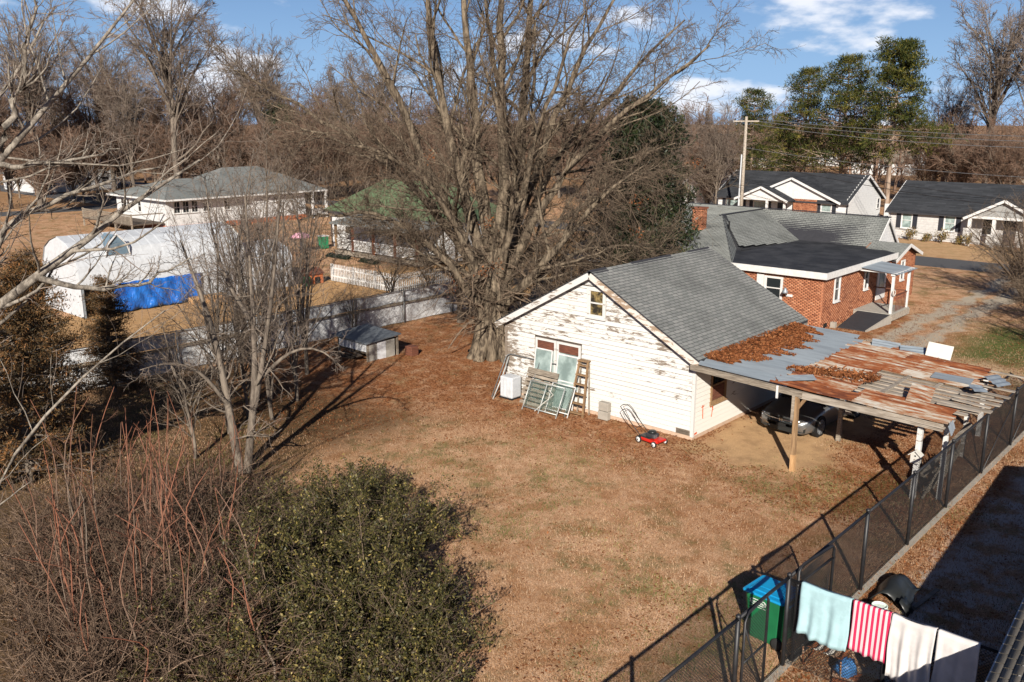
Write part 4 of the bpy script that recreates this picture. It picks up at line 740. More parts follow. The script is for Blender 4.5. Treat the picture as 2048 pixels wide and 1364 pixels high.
# side porch
PO = thing('side_porch', 'small wooden side porch with tin roof and ramp on the brick house', 'porch', (-2.5, 23, 0))
for k in range(11): m = MB(); v = 21.6 + k * .235; m.box(BX + .03, -1.5, v, v + .22, .42, .47); m.build('floor_board', 'board_stone', PO)
m = MB(); m.box(-1.52, -1.46, 21.6, 24.2, .12, .42); m.box(BX + .03, -1.5, 21.6, 21.66, .12, .41); m.build('skirt', 'wood_greyh', PO)
for v in (21.75, 24.0): m = MB(); m.box(-1.66, -1.54, v - .06, v + .06, .47, 2.42); m.build('post', 'white', PO)
m = MB(); m.box(-1.7, -1.5, 21.6, 24.3, 2.42, 2.5); m.build('beam', 'white', PO)
for k in range(7): m = MB(); v = 21.7 + k * .4; m.box(BX, -1.4, v, v + .05, 2.5, 2.56); m.build('rafter', 'white', PO)
for k in range(5): P = [[(u, 21.55 + k * .56 + j * .07, 2.72 - .1 * i + (.012 if j % 2 else -.012)) for j in range(9)] for i, u in enumerate((BX, -2.4, -1.3))]; MB().grid(P).build('tin_sheet', 'galv', PO, solid=.004)
m = MB(); m.box(-1.62, -1.58, 22.0, 23.95, 1.3, 1.36); m.box(BX + .1, -1.6, 24.05, 24.09, 1.3, 1.36); m.build('hand_rail', 'wood_red', PO)
for k in range(8): m = MB(); m.box(-1.61, -1.58, 22.4 + k * .2, 22.43 + k * .2, .5, 1.3); m.build('baluster', 'wood_red', PO)
m = MB(); m.slab([(-3.2, 21.6, .44), (-1.55, 21.6, .44), (-1.75, 18.9, .05), (-3.1, 18.9, .05)], (0, 0, -.06)); m.build('ramp', 'charcoal', PO); m = MB(); m.slab([(-1.55, 21.6, .44), (-1.5, 21.6, 0), (-1.72, 18.9, 0), (-1.72, 18.9, .08)], (.05, 0, 0)); m.build('ramp_curb', 'concrete', PO)
m = MB(); m.box(-3.4, -3.15, 18.7, 18.9, 0, .28); tag(m.build('block', 'concrete'), 'small pale concrete block at the foot of the porch ramp', 'block')
m = MB(); c = (-1.52, 21.7, 1.55); m.tube([(c[0] + .03, c[1] + .16 * math.cos(a * math.pi / 8), c[2] + .16 * math.sin(a * math.pi / 8)) for a in range(17)], .025, 6); tag(m.build('wreath', 'off_white', None, True), 'pale ring hanging on the near porch post', 'ring')
# awning carport left of the brick house
AW = thing('awning', 'white slatted flat awning behind the shed ridge', 'awning', (-14.5, 16, 0)); m = MB(); m.box(-17.4, -11.3, 15.5, 19, 2.5, 2.58); m.build('roof', 'roll_roof', AW)
for k in range(3): m = MB(); m.box(-17.45, -11.25, 15.42, 15.46, 2.42 + k * .09, 2.49 + k * .09); m.build('slat', 'white_metal', AW)
for x in (-17.3, -11.5): m = MB(); m.cyl((x, 15.6, 0), (x, 15.6, 2.5), .04, 8); m.build('post', 'white_metal', AW, True)
# ------------------------------------------------------------------ houses across the road
def gable_house(name, label, x0, x1, y0, y1, ez, rz, wall, roof, group=None, ov=.35):
    T = thing(name, label, 'house', ((x0 + x1) / 2, (y0 + y1) / 2, 0), group=group); ym = (y0 + y1) / 2
    m = MB(); m.slab([(x0, y0, 0), (x0, y1, 0), (x0, y1, ez), (x0, ym, rz - .1), (x0, y0, ez)], (x1 - x0, 0, 0)); m.build('wall', wall, T)
    for ye, sd in ((y0 - ov, 1), (y1 + ov, 2)):
        d = (rz - ez) / (ym - y0) * ov; r = roofp(T, [(x0 - ov, ym, rz), (x1 + ov, ym, rz), (x1 + ov, ye, ez - d), (x0 - ov, ye, ez - d)], roof, sd, .12, .2, .9)
        for xx in (x0 - ov - .02, x1 + ov + .02): m = MB(); m.beam((xx, ye, ez - d - .09), (xx, ym, rz - .09), .05, .2); m.build('rake_board', 'white', T)
        m = MB(); m.beam((x0 - ov, ye - .03 * (1 if ye > ym else -1) * -1, ez - d - .08), (x1 + ov, ye - .03 * (1 if ye > ym else -1) * -1, ez - d - .08), .06, .14); m.build('gutter', 'charcoal', T)
    def siding(plane, at, out, c0, c1, top):
        z = .15; b = MB()
        while z < top(.5) + 9 and z < rz:
            s = [c for c in (c0, c1)]
            if plane == 'x':
                w = (y1 - y0) / 2 if z < ez else (y1 - y0) / 2 * (rz - z) / (rz - ez); s = [ym - w, ym + w]
                if w < .15: break
            elif z > ez - .05: break
            d = MB(); e = .2; zt = min(z + e, ez) if plane == 'y' else z + e
            pts = [(s[0], .022, z), (s[1], .022, z), (s[1], .004, zt), (s[0], .004, zt)]; d.add([(c, at + out * o_, zz) if plane == 'y' else (at + out * o_, c, zz) for c, o_, zz in pts], [(0, 1, 2, 3)]); d.build('siding_board', wall, T, solid=.008); z += e
    siding('y', y0, -1, x0, x1, lambda q: ez); siding('x', x1, 1, y0, y1, lambda q: rz)
    return T
def front_gable(T, c, w, yb, yf, ez, pk, roof, wall, face=True, infill='white_vinyl'):
    if face: m = MB(); m.slab([(c - w, yf, ez), (c + w, yf, ez), (c, yf, pk - .12)], (0, .06, 0)); m.build('gable_wall', infill, T)
    for s in (-1, 1):
        d = (pk - ez) / w * .3; roofp(T, [(c, yf - .3, pk), (c, yb, pk), (c + s * (w + .3), yb, ez - d), (c + s * (w + .3), yf - .3, ez - d)], roof, 5, .1, .2, .9)
        m = MB(); m.beam((c, yf - .33, pk - .1), (c + s * (w + .3), yf - .33, ez - d - .1), .05, .2); m.build('rake_board', 'white', T)
def shutters(T, x0, x1, z0, z1, y, w=.38):
    for a, b in ((x0 - w - .1, x0 - .1), (x1 + .1, x1 + w + .1)):
        m = MB(); m.box(a, b, y - .085, y - .04, z0 - .06, z1 + .06); m.build('shutter', 'shutter', T)
HM = gable_house('white_house', 'white house with black roof, two front gables and brick panel across the road', -32.2, -19.0, 58.5, 67.0, 2.72, 4.95, 'white_vinyl', 'shingle_black')
front_gable(HM, -24.2, 4.6, 62.6, 58.2, 2.72, 4.72, 'shingle_black', 'white_vinyl'); front_gable(HM, -26.6, 2.5, 60.5, 56.8, 2.72, 3.85, 'shingle_black', 'white_vinyl')
for x in (-28.9, -26.1, -24.3): m = MB(); m.box(x - .1, x + .1, 56.85, 57.05, 0, 2.66); m.build('porch_post', 'white', HM)
m = MB(); m.box(-29.1, -24.1, 56.83, 57.1, 2.5, 2.72); m.build('porch_beam', 'white', HM); bricks(HM, 'y', 58.15, -1, -24.0, -21.7, 0, 2.66, seed=8); m = MB(); m.box(-24.0, -21.7, 58.15, 58.5, 0, 2.7); m.build('brick_core', 'mortar', HM)
window(HM, 'y', -28.2, -26.9, 1.0, 2.2, 58.5, -1, 'white', 'glass_pale', .1, muntin=1, off=.035); shutters(HM, -28.2, -26.9, 1.0, 2.2, 58.5); window(HM, 'y', -21.3, -20.4, 1.0, 2.3, 58.5, -1, 'white', 'glass_pale', .1, off=.035); shutters(HM, -21.3, -20.4, 1.0, 2.3, 58.5); window(HM, 'y', -31.2, -29.6, 1.0, 2.3, 58.5, -1, 'white', 'glass_pale', .1, muntin=1, off=.035); shutters(HM, -31.2, -29.6, 1.0, 2.3, 58.5)
m = MB(); m.box(-25.7, -24.8, 58.4, 58.46, .1, 2.2); m.build('door', 'shutter', HM); window(HM, 'x', 66.0, 66.6, 1.6, 2.5, -19.0, 1, 'white', 'shutter', .05, off=.035)
m = MB(); m.tube([(-18.9, 58.2, 2.6), (-18.85, 58.4, 2.3), (-18.85, 58.4, .1)], .05, 6); m.build('downspout', 'charcoal', HM)
HR = gable_house('pale_house', 'pale house with long black roof and black shutters beside the white house', -14.3, 3.0, 56.7, 65.3, 2.5, 4.72, 'cream_vinyl', 'shingle_black')
front_gable(HR, -4.9, 2.6, 61, 55.0, 2.5, 3.9, 'shingle_black', 'cream_vinyl', infill='grey_fascia'); front_gable(HR, -1.0, 3.0, 61, 55.6, 2.5, 4.3, 'shingle_black', 'cream_vinyl', infill='grey_fascia')
for x in (-7.4, -5.6, -2.4): m = MB(); m.box(x - .12, x + .12, 55.05, 55.3, 0, 2.4); m.build('porch_post', 'white', HR)
m = MB(); m.box(-7.5, -2.2, 55.02, 55.3, 2.28, 2.5); m.build('porch_beam', 'white', HR)
for a in (-13.25, -9.75): window(HR, 'y', a, a + .78, .98, 2.2, 56.7, -1, 'white', 'glass_pale', .09, off=.035); shutters(HR, a, a + .78, .98, 2.2, 56.7)
window(HR, 'y', -6.8, -6.0, .9, 2.1, 56.7, -1, 'white', 'glass', .09, off=.035); m = MB(); m.box(-5.2, -4.3, 56.62, 56.68, .1, 2.15); m.build('door', 'shutter', HR); m = MB(); m.tube([(-14.55, 56.4, 2.35), (-14.4, 56.65, 2.1), (-14.4, 56.65, .1)], .05, 6); m.build('downspout', 'white', HR)
HL = gable_house('pale_house', 'small pale house with dark roof half hidden behind the twigs left of the pole', -44.5, -36.4, 64, 71, 2.6, 4.9, 'cream_vinyl', 'shingle_black'); front_gable(HL, -38.2, 1.6, 68, 63.2, 2.65, 4.1, 'shingle_black', 'cream_vinyl', infill='cream_vinyl')
m = MB(); m.box(-39.7, -36.7, 63.25, 64, 0, 2.65); m.build('bay', 'cream_vinyl', HL); window(HL, 'y', -38.7, -37.7, 1.0, 2.3, 63.25, -1, 'white', 'glass', .1, muntin=1, off=.035)
for x in (-43.5, -41.6): window(HL, 'y', x, x + .9, 1.0, 2.3, 64, -1, 'white', 'glass', .1, off=.035)
m = MB(); m.box(-18.9, -15.2, 68.0, 68.08, 0, 1.9); tag(m.build('privacy_fence', 'white_vinyl'), 'white privacy fence between the two houses across the road', 'fence')
m = MB(); m.box(-16.4, -15.2, 62.2, 62.28, 0, 1.8); tag(m.build('privacy_fence', 'cream_vinyl'), 'short grey panel fence beside the pale house corner', 'fence')
# utility pole, wires
UP = thing('utility_pole', 'wooden utility pole with crossarm rising behind the brick house roof', 'utility pole', (-25.6, 50.9, 0)); m = MB(); m.tube([(-25.6, 50.9, 0), (-25.6, 50.9, 10.3)], [.17, .12], 10); m.build('pole', 'wood_greyh', UP, True)
m = MB(); m.beam((-26.7, 50.6, 9.9), (-24.5, 51.2, 9.9), .1, .12); m.build('crossarm', 'wood_greyh', UP); m = MB(); m.cyl((-25.82, 50.75, 1), (-25.78, 50.75, 7), .06, 8); m.build('conduit', 'white_metal', UP)
for k in (-1, 0, 1): m = MB(); m.lathe((-25.6 + k * .95, 50.9 + k * .25, 9.97), [(.05, 0), (.07, .08), (.03, .2)], 8); m.build('insulator', 'charcoal', UP, True)
def wire(p, q, sag, r, label, mat='steel'):
    P, Q = Vector(p), Vector(q); m = MB(); m.tube([P.lerp(Q, i / 14) - Vector((0, 0, sag * 4 * (i / 14) * (1 - i / 14))) for i in range(15)], r, 4); tag(m.build('overhead_wire', mat), label, 'wire', 'overhead wires')
for k, (dz, sg, nm) in enumerate(((10.1, .7, 'upper pale overhead wire running right from the pole top'), (9.95, .9, 'second pale overhead wire just under the top wire'), (9.75, 1.15, 'third pale overhead wire sagging below the top pair'))): wire((-24.6 - k * .6, 51.2, dz), (14 + k * .6, 49.5, dz - 1.0), sg, .022, nm)
wire((-25.6, 50.9, 7.6), (14, 49.2, 6.3), .9, .018, 'thin overhead wire crossing in front of the pines'); wire((-25.6, 50.9, 6.9), (14, 48.8, 3.9), .9, .022, 'upper dark wire crossing in front of the black roofs', 'black_metal'); wire((-25.6, 50.9, 6.5), (14, 48.5, 3.3), .9, .022, 'lower dark wire crossing in front of the black roofs', 'black_metal')
# ------------------------------------------------------------------ left boundary fence of white sheets
LFN = thing('sheet_fence', 'long fence of white sheets on dark posts along the left side of the yard', 'fence', (-20, -2, 0))
lv = [-19.5, -16.3, -13.0, -9.7, -6.9, -3.9, -.85, 2.2, 5.3, 8.7, 10.0]
for i, v in enumerate(lv):
    m = MB(); m.cyl((-19.9, v, 0), (-19.9, v, 1.72), .035, 7); m.build('post', 'dull_pipe' if i != 4 else 'white_metal', LFN, True)
    if i:
        a, b = lv[i - 1] + .02, v - .02; rg = random.Random(i)
        for z0, z1 in ((.03, .98), (1.08, 1.62)):
            P = [[(-20.0 + .035 * math.sin(j * 1.3 + i * 2 + k) * rg.random() - .02, a + (b - a) * j / 8, z0 + (z1 - z0) * k / 3 + .015 * math.sin(j + i)) for j in range(9)] for k in range(4)]; MB().grid(P).build('sheet_panel', 'sheet_white', LFN, solid=.01)
        m = MB(); m.beam((-19.93, a, 1.03), (-19.93, b, 1.03), .05, .1); m.build('mid_rail', 'wood_grey', LFN); m = MB(); m.cyl((-19.9, a, 1.68), (-19.9, b, 1.68), .022, 6); m.build('top_rail', 'dull_pipe', LFN, True)
        chain_link(LFN, 'y', -19.86, a, b, .03, 1.66, .2, .002, 'dull_pipe')
# rabbit hutch
HU = thing('hutch', 'low wooden hutch with flat dark roof by the left fence', 'hutch', (-16.3, 0, 0))
m = MB(); m.slab([(-17.55, -1.0, .86), (-15.15, -1.0, .80), (-15.15, .95, .92), (-17.55, .95, .98)], (0, 0, .05)); m.build('roof', 'hutch_roof', HU)
for k in range(4): m = MB(); x = -17.3 + k * .5; m.box(x, x + .47, -.85, -.8, .42, .74); m.build('front_panel', 'sheet_white', HU)
for k in range(3): m = MB(); v = -.8 + k * .5; m.box(-15.33, -15.28, v, v + .47, 0, .76); m.build('side_panel', 'board_stone' if k != 1 else 'sheet_white', HU)
m = MB(); m.box(-17.3, -15.34, -.78, .8, .3, .8); m.build('cage', 'wood_dark', HU)
for x, y in ((-17.3, -.85), (-15.35, -.85), (-17.3, .8), (-15.35, .8)): m = MB(); m.box(x, x + .08, y, y + .08, 0, .85); m.build('leg', 'wood_grey', HU)
for k in range(4): m = MB(); m.beam((-17.2 + k * .3, -1.3 + k * .1, .08 + .1 * k), (-16.0 + k * .2, -1.1, .1 + .07 * k), .1, .05); tag(m.build('plank', 'wood_dark'), ('lowest', 'second', 'third', 'topmost')[k] + ' dark plank of the scrap heap before the hutch', 'plank', 'scrap planks by the hutch')
m = MB(); m.box(-15.0, -14.55, 1.0, 1.4, 0, .42); tag(m.build('box', 'wood_red', None, bevel=.02), 'small brown wooden box right of the hutch', 'box')
# ------------------------------------------------------------------ white metal barn building with blue tarp
MBN = thing('metal_garage', 'white metal barn style garage with blue tarp hung over its open side', 'garage', (-35, 0, 0))
def barn(v0, v1, prof, ribs, nm='roof_panel'):
    n = int((v1 - v0) / ribs)
    for k in range(n):
        a = v0 + (v1 - v0) * k / n; b = v0 + (v1 - v0) * (k + 1) / n
        MB().grid([[(u, vv, z + (.012 if q == 1 else 0)) for q, vv in enumerate((a, a + .03, b))] for u, z in prof]).build(nm, 'white_metal', MBN)
P1 = [(-32.9, 1.58), (-33.0, 2.1), (-33.15, 2.65), (-33.55, 3.4), (-34.3, 3.8), (-35.3, 4.06)]; P1 += [(-70.6 - u, z) for u, z in P1[-2::-1]]
barn(-5.2, 4.45, P1, .6)
for v, s in ((-5.2, -1), (4.45, 1)): m = MB(); m.slab([(u + (.05 if u < -35.3 else -.05), v - s * .05, z - .03) for u, z in P1] + [(-37.65, v - s * .05, 0), (-32.95, v - s * .05, 0)], (0, .02, 0)); m.build('end_wall', 'white_metal', MBN)
m = MB(); [m.beam((u, 4.47, z + .03), (u2, 4.47, z2 + .03), .06, .05, (0, 1, 0)) for (u, z), (u2, z2) in zip(P1, P1[1:])]; m.build('end_trim', 'off_white', MBN)
for k in range(5): m = MB(); a = 1.6 + k * .57; m.box(-33.0, -32.96, a, a + .55, .02, 1.62); m.build('wall_panel', 'white_metal', MBN)
m = MB(); m.box(-37.7, -37.6, -5.2, 4.4, 0, 1.6); m.build('back_wall', 'white_metal', MBN)
for v in (-5.1, -3.55, 1.55): m = MB(); m.box(-33.02, -32.92, v - .05, v + .05, 0, 1.6); m.build('post', 'galv', MBN)
P2 = [(-33.0, 0), (-32.98, 1.9), (-33.3, 2.32), (-33.9, 2.55), (-34.9, 2.76)]; P2 += [(-69.8 - u, z) for u, z in P2[-2::-1]]; barn(4.5, 7.7, P2, .55, 'annex_panel')
m = MB(); m.slab([(u + (.05 if u < -34.9 else -.05), 7.62, z - .02) for u, z in P2], (0, .04, 0)); m.build('end_wall', 'white_metal', MBN)
DM = MB(); DM.slab([(-33.35, -3.55, 3.0), (-33.35, -2.3, 3.0), (-33.35, -2.42, 3.55), (-33.35, -2.9, 4.1), (-33.35, -3.4, 3.6)], (-1.4, 0, 0)); d = DM.build('dormer', 'blue_grey', MBN)
for p, q in (((-33.3, -3.6, 3.0), (-33.3, -3.42, 3.62)), ((-33.3, -3.42, 3.62), (-33.3, -2.9, 4.14)), ((-33.3, -2.9, 4.14), (-33.3, -2.4, 3.57)), ((-33.3, -2.4, 3.57), (-33.3, -2.25, 3.0))): m = MB(); m.beam(p, q, .05, .06, (1, 0, 0)); m.build('dormer_trim', 'white', d)
rg = random.Random(4); P = []
for k in range(9):
    z = 1.62 - 1.55 * k / 8; P.append([(-32.86 + .07 * math.sin(j * .8 + k * .6) * (k / 8) + .05 * math.sin(j * 1.7 - k), -3.55 + 5.05 * j / 28, max(.01, z + .02 * math.sin(j * 1.1))) for j in range(29)])
tag(MB().grid(P).build('tarp', 'tarp', None, True, solid=.008), 'bright blue tarp hanging as the wall of the white metal garage', 'tarp')
m = MB(); m.box(-32.7, -32.2, .5, 2.6, .0, .35); tag(m.build('lumber_stack', 'wood_new'), 'low stack of pale lumber at the right foot of the blue tarp', 'lumber')
# yard bits behind the picket fence
t = thing('dog_house', 'small red brown wooden dog house right of the white garage', 'dog house', (-33, 9.2, 0)); m = MB(); m.box(-33.6, -32.5, 8.7, 9.6, 0, .6); m.build('body', 'terracotta', t); m = MB(); m.slab([(-33.7, 8.6, .6), (-32.4, 8.6, .6), (-33.05, 8.6, .95)], (0, 1.1, 0)); m.build('roof', 'wood_red', t); m = MB(); m.box(-32.49, -32.47, 8.95, 9.35, .02, .42); m.build('opening', 'dark', t)
m = MB(); m.lathe((-32.3, 8.2, 0), [(.2, 0), (.24, .5), (.26, .5), (.26, .55), (.05, .58)], 14); tag(m.build('tub', 'green_plastic', None, True), 'green plastic tub between the white garage and the dog house', 'tub')
m = MB(); m.box(-34.2, -33.2, 7.9, 8.5, 0, .75); tag(m.build('crate', 'charcoal', None, bevel=.03), 'dark crate against the end of the white garage', 'crate')
t = thing('play_kitchen', 'pink toy umbrella on a dark stand in the neighbour yard', 'toy', (-44.6, 16.5, 0)); m = MB(); m.cyl((-44.6, 16.5, 0), (-44.6, 16.5, 1.3), .12, 8); m.build('stand', 'charcoal', t); m = MB(); m.lathe((-44.6, 16.5, 1.2), [(.8, 0), (.55, .25), (.05, .4)], 10); m.build('canopy', 'pink', t, True)
t = thing('green_bin', 'green wheeled bin at the corner of the green roofed house', 'bin', (-45.2, 19.0, 0)); m = MB(); m.slab([(-45.5, 18.7, .05), (-44.9, 18.7, .05), (-44.9, 19.3, .05), (-45.5, 19.3, .05)], (0, 0, .95)); m.build('body', 'green_plastic', t); m = MB(); m.box(-45.55, -44.85, 18.65, 19.35, 1.0, 1.06); m.build('lid', 'white', t)
# picket fence
PF = thing('picket_fence', 'white picket fence between the straw yard and the green roofed house', 'fence', (-28, 10.3, 0))
def picket(x, y, par, h=1.1, ax='x'):
    m = MB(); w = .034; o = [(-w, 0), (w, 0), (w, h - .08), (0, h), (-w, h - .08)]
    m.slab([(x + c, y, z + .04) for c, z in o] if ax == 'x' else [(x, y + c, z + .04) for c, z in o], (0, .02, 0) if ax == 'x' else (.02, 0, 0)); m.build('picket', 'white', par)
for k in range(41): picket(-32.6 + k * .156, 10.3, PF)
for k in range(30): picket(-26.25, 10.4 + k * .16, PF, 1.1, 'y')
for h in (.3, .82): m = MB(); m.box(-32.7, -26.25, 10.33, 10.37, h, h + .08); m.box(-26.22, -26.18, 10.4, 15.2, h, h + .08); m.build('rail', 'white', PF)
for k in range(4): m = MB(); x = -32.6 + k * 2.1; m.box(x - .05, x + .05, 10.37, 10.47, 0, 1.1); m.build('post', 'white', PF)
# ------------------------------------------------------------------ hip roofed houses on the left
def hip(T, x0, x1, y0, y1, ez, rz, mat, ridge_axis, r0, r1, ov=.4, seed=41):
    if ridge_axis == 'x':
        ym = (y0 + y1) / 2; A, B = (r0, ym, rz), (r1, ym, rz); c = [(x0, y0, ez), (x1, y0, ez), (x1, y1, ez), (x0, y1, ez)]
        for i, pl in enumerate(([A, B, c[1], c[0]], [B, c[2], c[1]], [B, A, c[3], c[2]], [A, c[0], c[3]])): roofp(T, pl, mat, seed + i, .1, .18, .5)
    else:
        xm = (x0 + x1) / 2; A, B = (xm, r0, rz), (xm, r1, rz); c = [(x0, y0, ez), (x1, y0, ez), (x1, y1, ez), (x0, y1, ez)]
        for i, pl in enumerate(([A, c[1], c[0]], [A, B, c[2], c[1]], [B, c[3], c[2]], [B, A, c[0], c[3]])): roofp(T, pl, mat, seed + i, .1, .18, .5)
GH = thing('green_roof_house', 'white house with green hip roof and long front porch', 'house', (-40, 23, 0)); m = MB(); m.box(-45.9, -32.5, 20.5, 27, 0, 2.95); m.build('wall', 'white_vinyl', GH); hip(GH, -46.4, -32.0, 20.0, 27.5, 2.95, 5.35, 'shingle_moss', 'x', -43.0, -35.6)
m = MB(); m.box(-46.42, -31.98, 19.97, 20.0, 2.78, 2.93); m.box(-46.44, -46.4, 20, 27.5, 2.78, 2.93); m.build('fascia', 'charcoal', GH)
roofp(GH, [(-41.9, 20.5, 2.98), (-32.2, 20.5, 2.98), (-32.2, 17.2, 2.5), (-41.9, 17.2, 2.5)], 'shingle_slate', 51, .1, .2, .5); m = MB(); m.box(-41.7, -32.3, 17.5, 20.5, .1, .42); m.build('porch_floor', 'wood_grey', GH)
for x in (-41.6, -39.6, -37.2, -34.8, -32.5): m = MB(); m.box(x - .08, x + .08, 17.5, 17.66, .42, 2.5); m.build('porch_post', 'wood_red' if x > -41 else 'wood_brown', GH)
for a, b in ((-41.5, -39.7), (-39.5, -37.3), (-37.1, -34.9), (-34.7, -32.6)):
    m = MB(); m.box(a, b, 17.54, 17.6, 1.25, 1.31); m.box(a, b, 17.54, 17.6, .55, .6); rr = m.build('railing', 'white', GH)
    for k in range(int((b - a) / .16)): m = MB(); m.box(a + .08 + k * .16, a + .12 + k * .16, 17.55, 17.59, .6, 1.25); m.build('baluster', 'white', rr)
window(GH, 'y', -44.2, -43.3, 1.2, 2.4, 20.5, -1, 'white', 'glass', .1); window(GH, 'y', -38.6, -37.6, 1.1, 2.4, 20.5, -1, 'white', 'glass', .1); m = MB(); m.box(-36.4, -35.4, 20.44, 20.49, .42, 2.4); m.build('door', 'wood_red', GH); m = MB(); m.cyl((-45.95, 20.45, .1), (-45.95, 20.45, 2.8), .05, 6); m.build('downspout', 'charcoal', GH)
for k, (x, w) in enumerate(((-40.2, 2.6), (-36.6, 2.0))): m = MB(); P = [[(x + w * (i / 8 - .5), 16.6 + .3 * math.sin(j), .05 + .28 * math.sin(math.pi * j / 4) * (.8 + .2 * math.sin(i * 2))) for j in range(5)] for i in range(9)]; tag(MB().grid(P).build('covered_boat', 'leaf_dark', None, True), ('long dark green covered canoe lying before the porch', 'short dark green cover lying right of the canoe')[k], 'canoe')
GR = thing('grey_roof_house', 'long white house with grey green hip roof behind the metal garage', 'house', (-70, 25, 0)); m = MB(); m.box(-75.5, -65.5, 16.5, 31.8, .0, 2.9); m.build('wall', 'white_vinyl', GR); m = MB(); m.box(-75.6, -65.4, 16.4, 31.9, 0, .45); m.build('foundation', 'terracotta', GR)
hip(GR, -76.2, -64.8, 20.8, 34.2, 2.9, 5.3, 'shingle_slate', 'y', 25.5, 29.5, seed=61); hip(GR, -76.2, -64.4, 15.9, 24, 2.95, 4.4, 'shingle_slate', 'y', 19.5, 22, seed=71)
m = MB(); m.box(-64.82, -64.76, 24, 34.2, 2.74, 2.9); m.box(-64.42, -64.36, 15.9, 24, 2.79, 2.95); m.box(-76.2, -64.4, 15.84, 15.9, 2.79, 2.95); m.build('fascia', 'white', GR)
for v in (17.2, 18.1, 19.0, 20.2, 22.4): window(GR, 'x', v, v + .62, 1.6, 2.6, -65.5, 1, 'white', 'glass', .08, muntin=1)
for u in (-74.5, -73.3, -71): window(GR, 'y', u, u + .6, 1.5, 2.5, 16.5, -1, 'white', 'glass', .08)
for v in (32.3, 34.0): m = MB(); m.box(-65.0, -64.8, v - .1, v + .1, 0, 2.8); m.build('porch_post', 'white', GR)
for k in range(12): m = MB(); m.box(-65.0, -64.95, 32.4 + k * .13, 32.45 + k * .13, .2, .95); m.build('baluster', 'white', GR)
DK = thing('deck', 'grey wooden deck with railing at the left end of the long white house', 'deck', (-71, 14.5, 0)); m = MB(); m.box(-76, -65.8, 13.2, 16.3, .7, .8); m.build('floor', 'wood_dark', DK); m = MB(); m.box(-76, -65.8, 13.2, 13.28, 1.6, 1.7); m.box(-65.9, -65.8, 13.2, 16.3, 1.6, 1.7); m.build('hand_rail', 'wood_grey', DK)
for k in range(44): m = MB(); x = -75.9 + k * .23; m.box(x, x + .06, 13.22, 13.27, .8, 1.6); m.build('baluster', 'wood_grey', DK)
for x in (-75.9, -72.5, -69.2, -65.9): m = MB(); m.box(x, x + .12, 13.2, 13.32, 0, 1.75); m.build('post', 'wood_grey', DK)
# far left houses and roofs glimpsed through the trees
FW = gable_house('far_house', 'long low white building far behind the trees on the left', -133, -121, 26, 37.5, 2.4, 3.6, 'white_vinyl', 'shingle_slate'); FW.rotation_euler = (0, 0, 0)
for k in range(4): window(FW, 'x', 27.5 + k * 2.6, 28.6 + k * 2.6, .9, 1.9, -121, 1, 'white', 'glass', .08, off=.035)
m = MB(); m.grid([[(-128 + i * 2.2, 34 + j * 2.0, 4.2 - .12 * abs(i - 1) + .1 * math.sin(j * 3 + i)) for j in range(4)] for i in range(4)]); tag(m.build('tarp', 'tarp', None, solid=.02), 'small blue tarp on the roof of the far left building', 'tarp')
FB = gable_house('far_house', 'far pale two storey house seen above the small house roof', -97, -88, 168, 176, 4.6, 6.8, 'beige', 'shingle_slate'); window(FB, 'y', -95.5, -94, 1, 2.4, 168, -1, 'white', 'glass', .1, off=.035); window(FB, 'y', -92, -90.5, 1, 2.4, 168, -1, 'white', 'glass', .1, off=.035); window(FB, 'y', -93, -91.5, 3.2, 4.3, 168, -1, 'white', 'glass', .1, off=.035)
FG = gable_house('far_house', 'far low pale house with dark green roof beside the two storey house', -86, -77, 160, 166, 2.6, 4.6, 'off_white', 'shingle_moss'); window(FG, 'y', -84.5, -83, 1, 2.2, 160, -1, 'white', 'glass', .1, off=.035)
FT = gable_house('far_house', 'far long white trailer house between the bare trees', -76, -58, 176, 181, 2.8, 3.6, 'white_vinyl', 'grey_fascia' if False else 'shingle_tan'); window(FT, 'y', -72, -70.5, 1, 2.2, 176, -1, 'white', 'glass', .1, off=.035); window(FT, 'y', -65, -63.5, 1, 2.2, 176, -1, 'white', 'glass', .1, off=.035)
FR = gable_house('far_house', 'far white house with pale roof glimpsed between the pine trunks', -56, -44, 150, 157, 2.6, 4.4, 'white_vinyl', 'shingle_tan'); window(FR, 'y', -53, -51.5, 1, 2.2, 150, -1, 'white', 'glass', .1, off=.035); window(FR, 'y', -49, -47.5, 1, 2.2, 150, -1, 'white', 'glass', .1, off=.035)
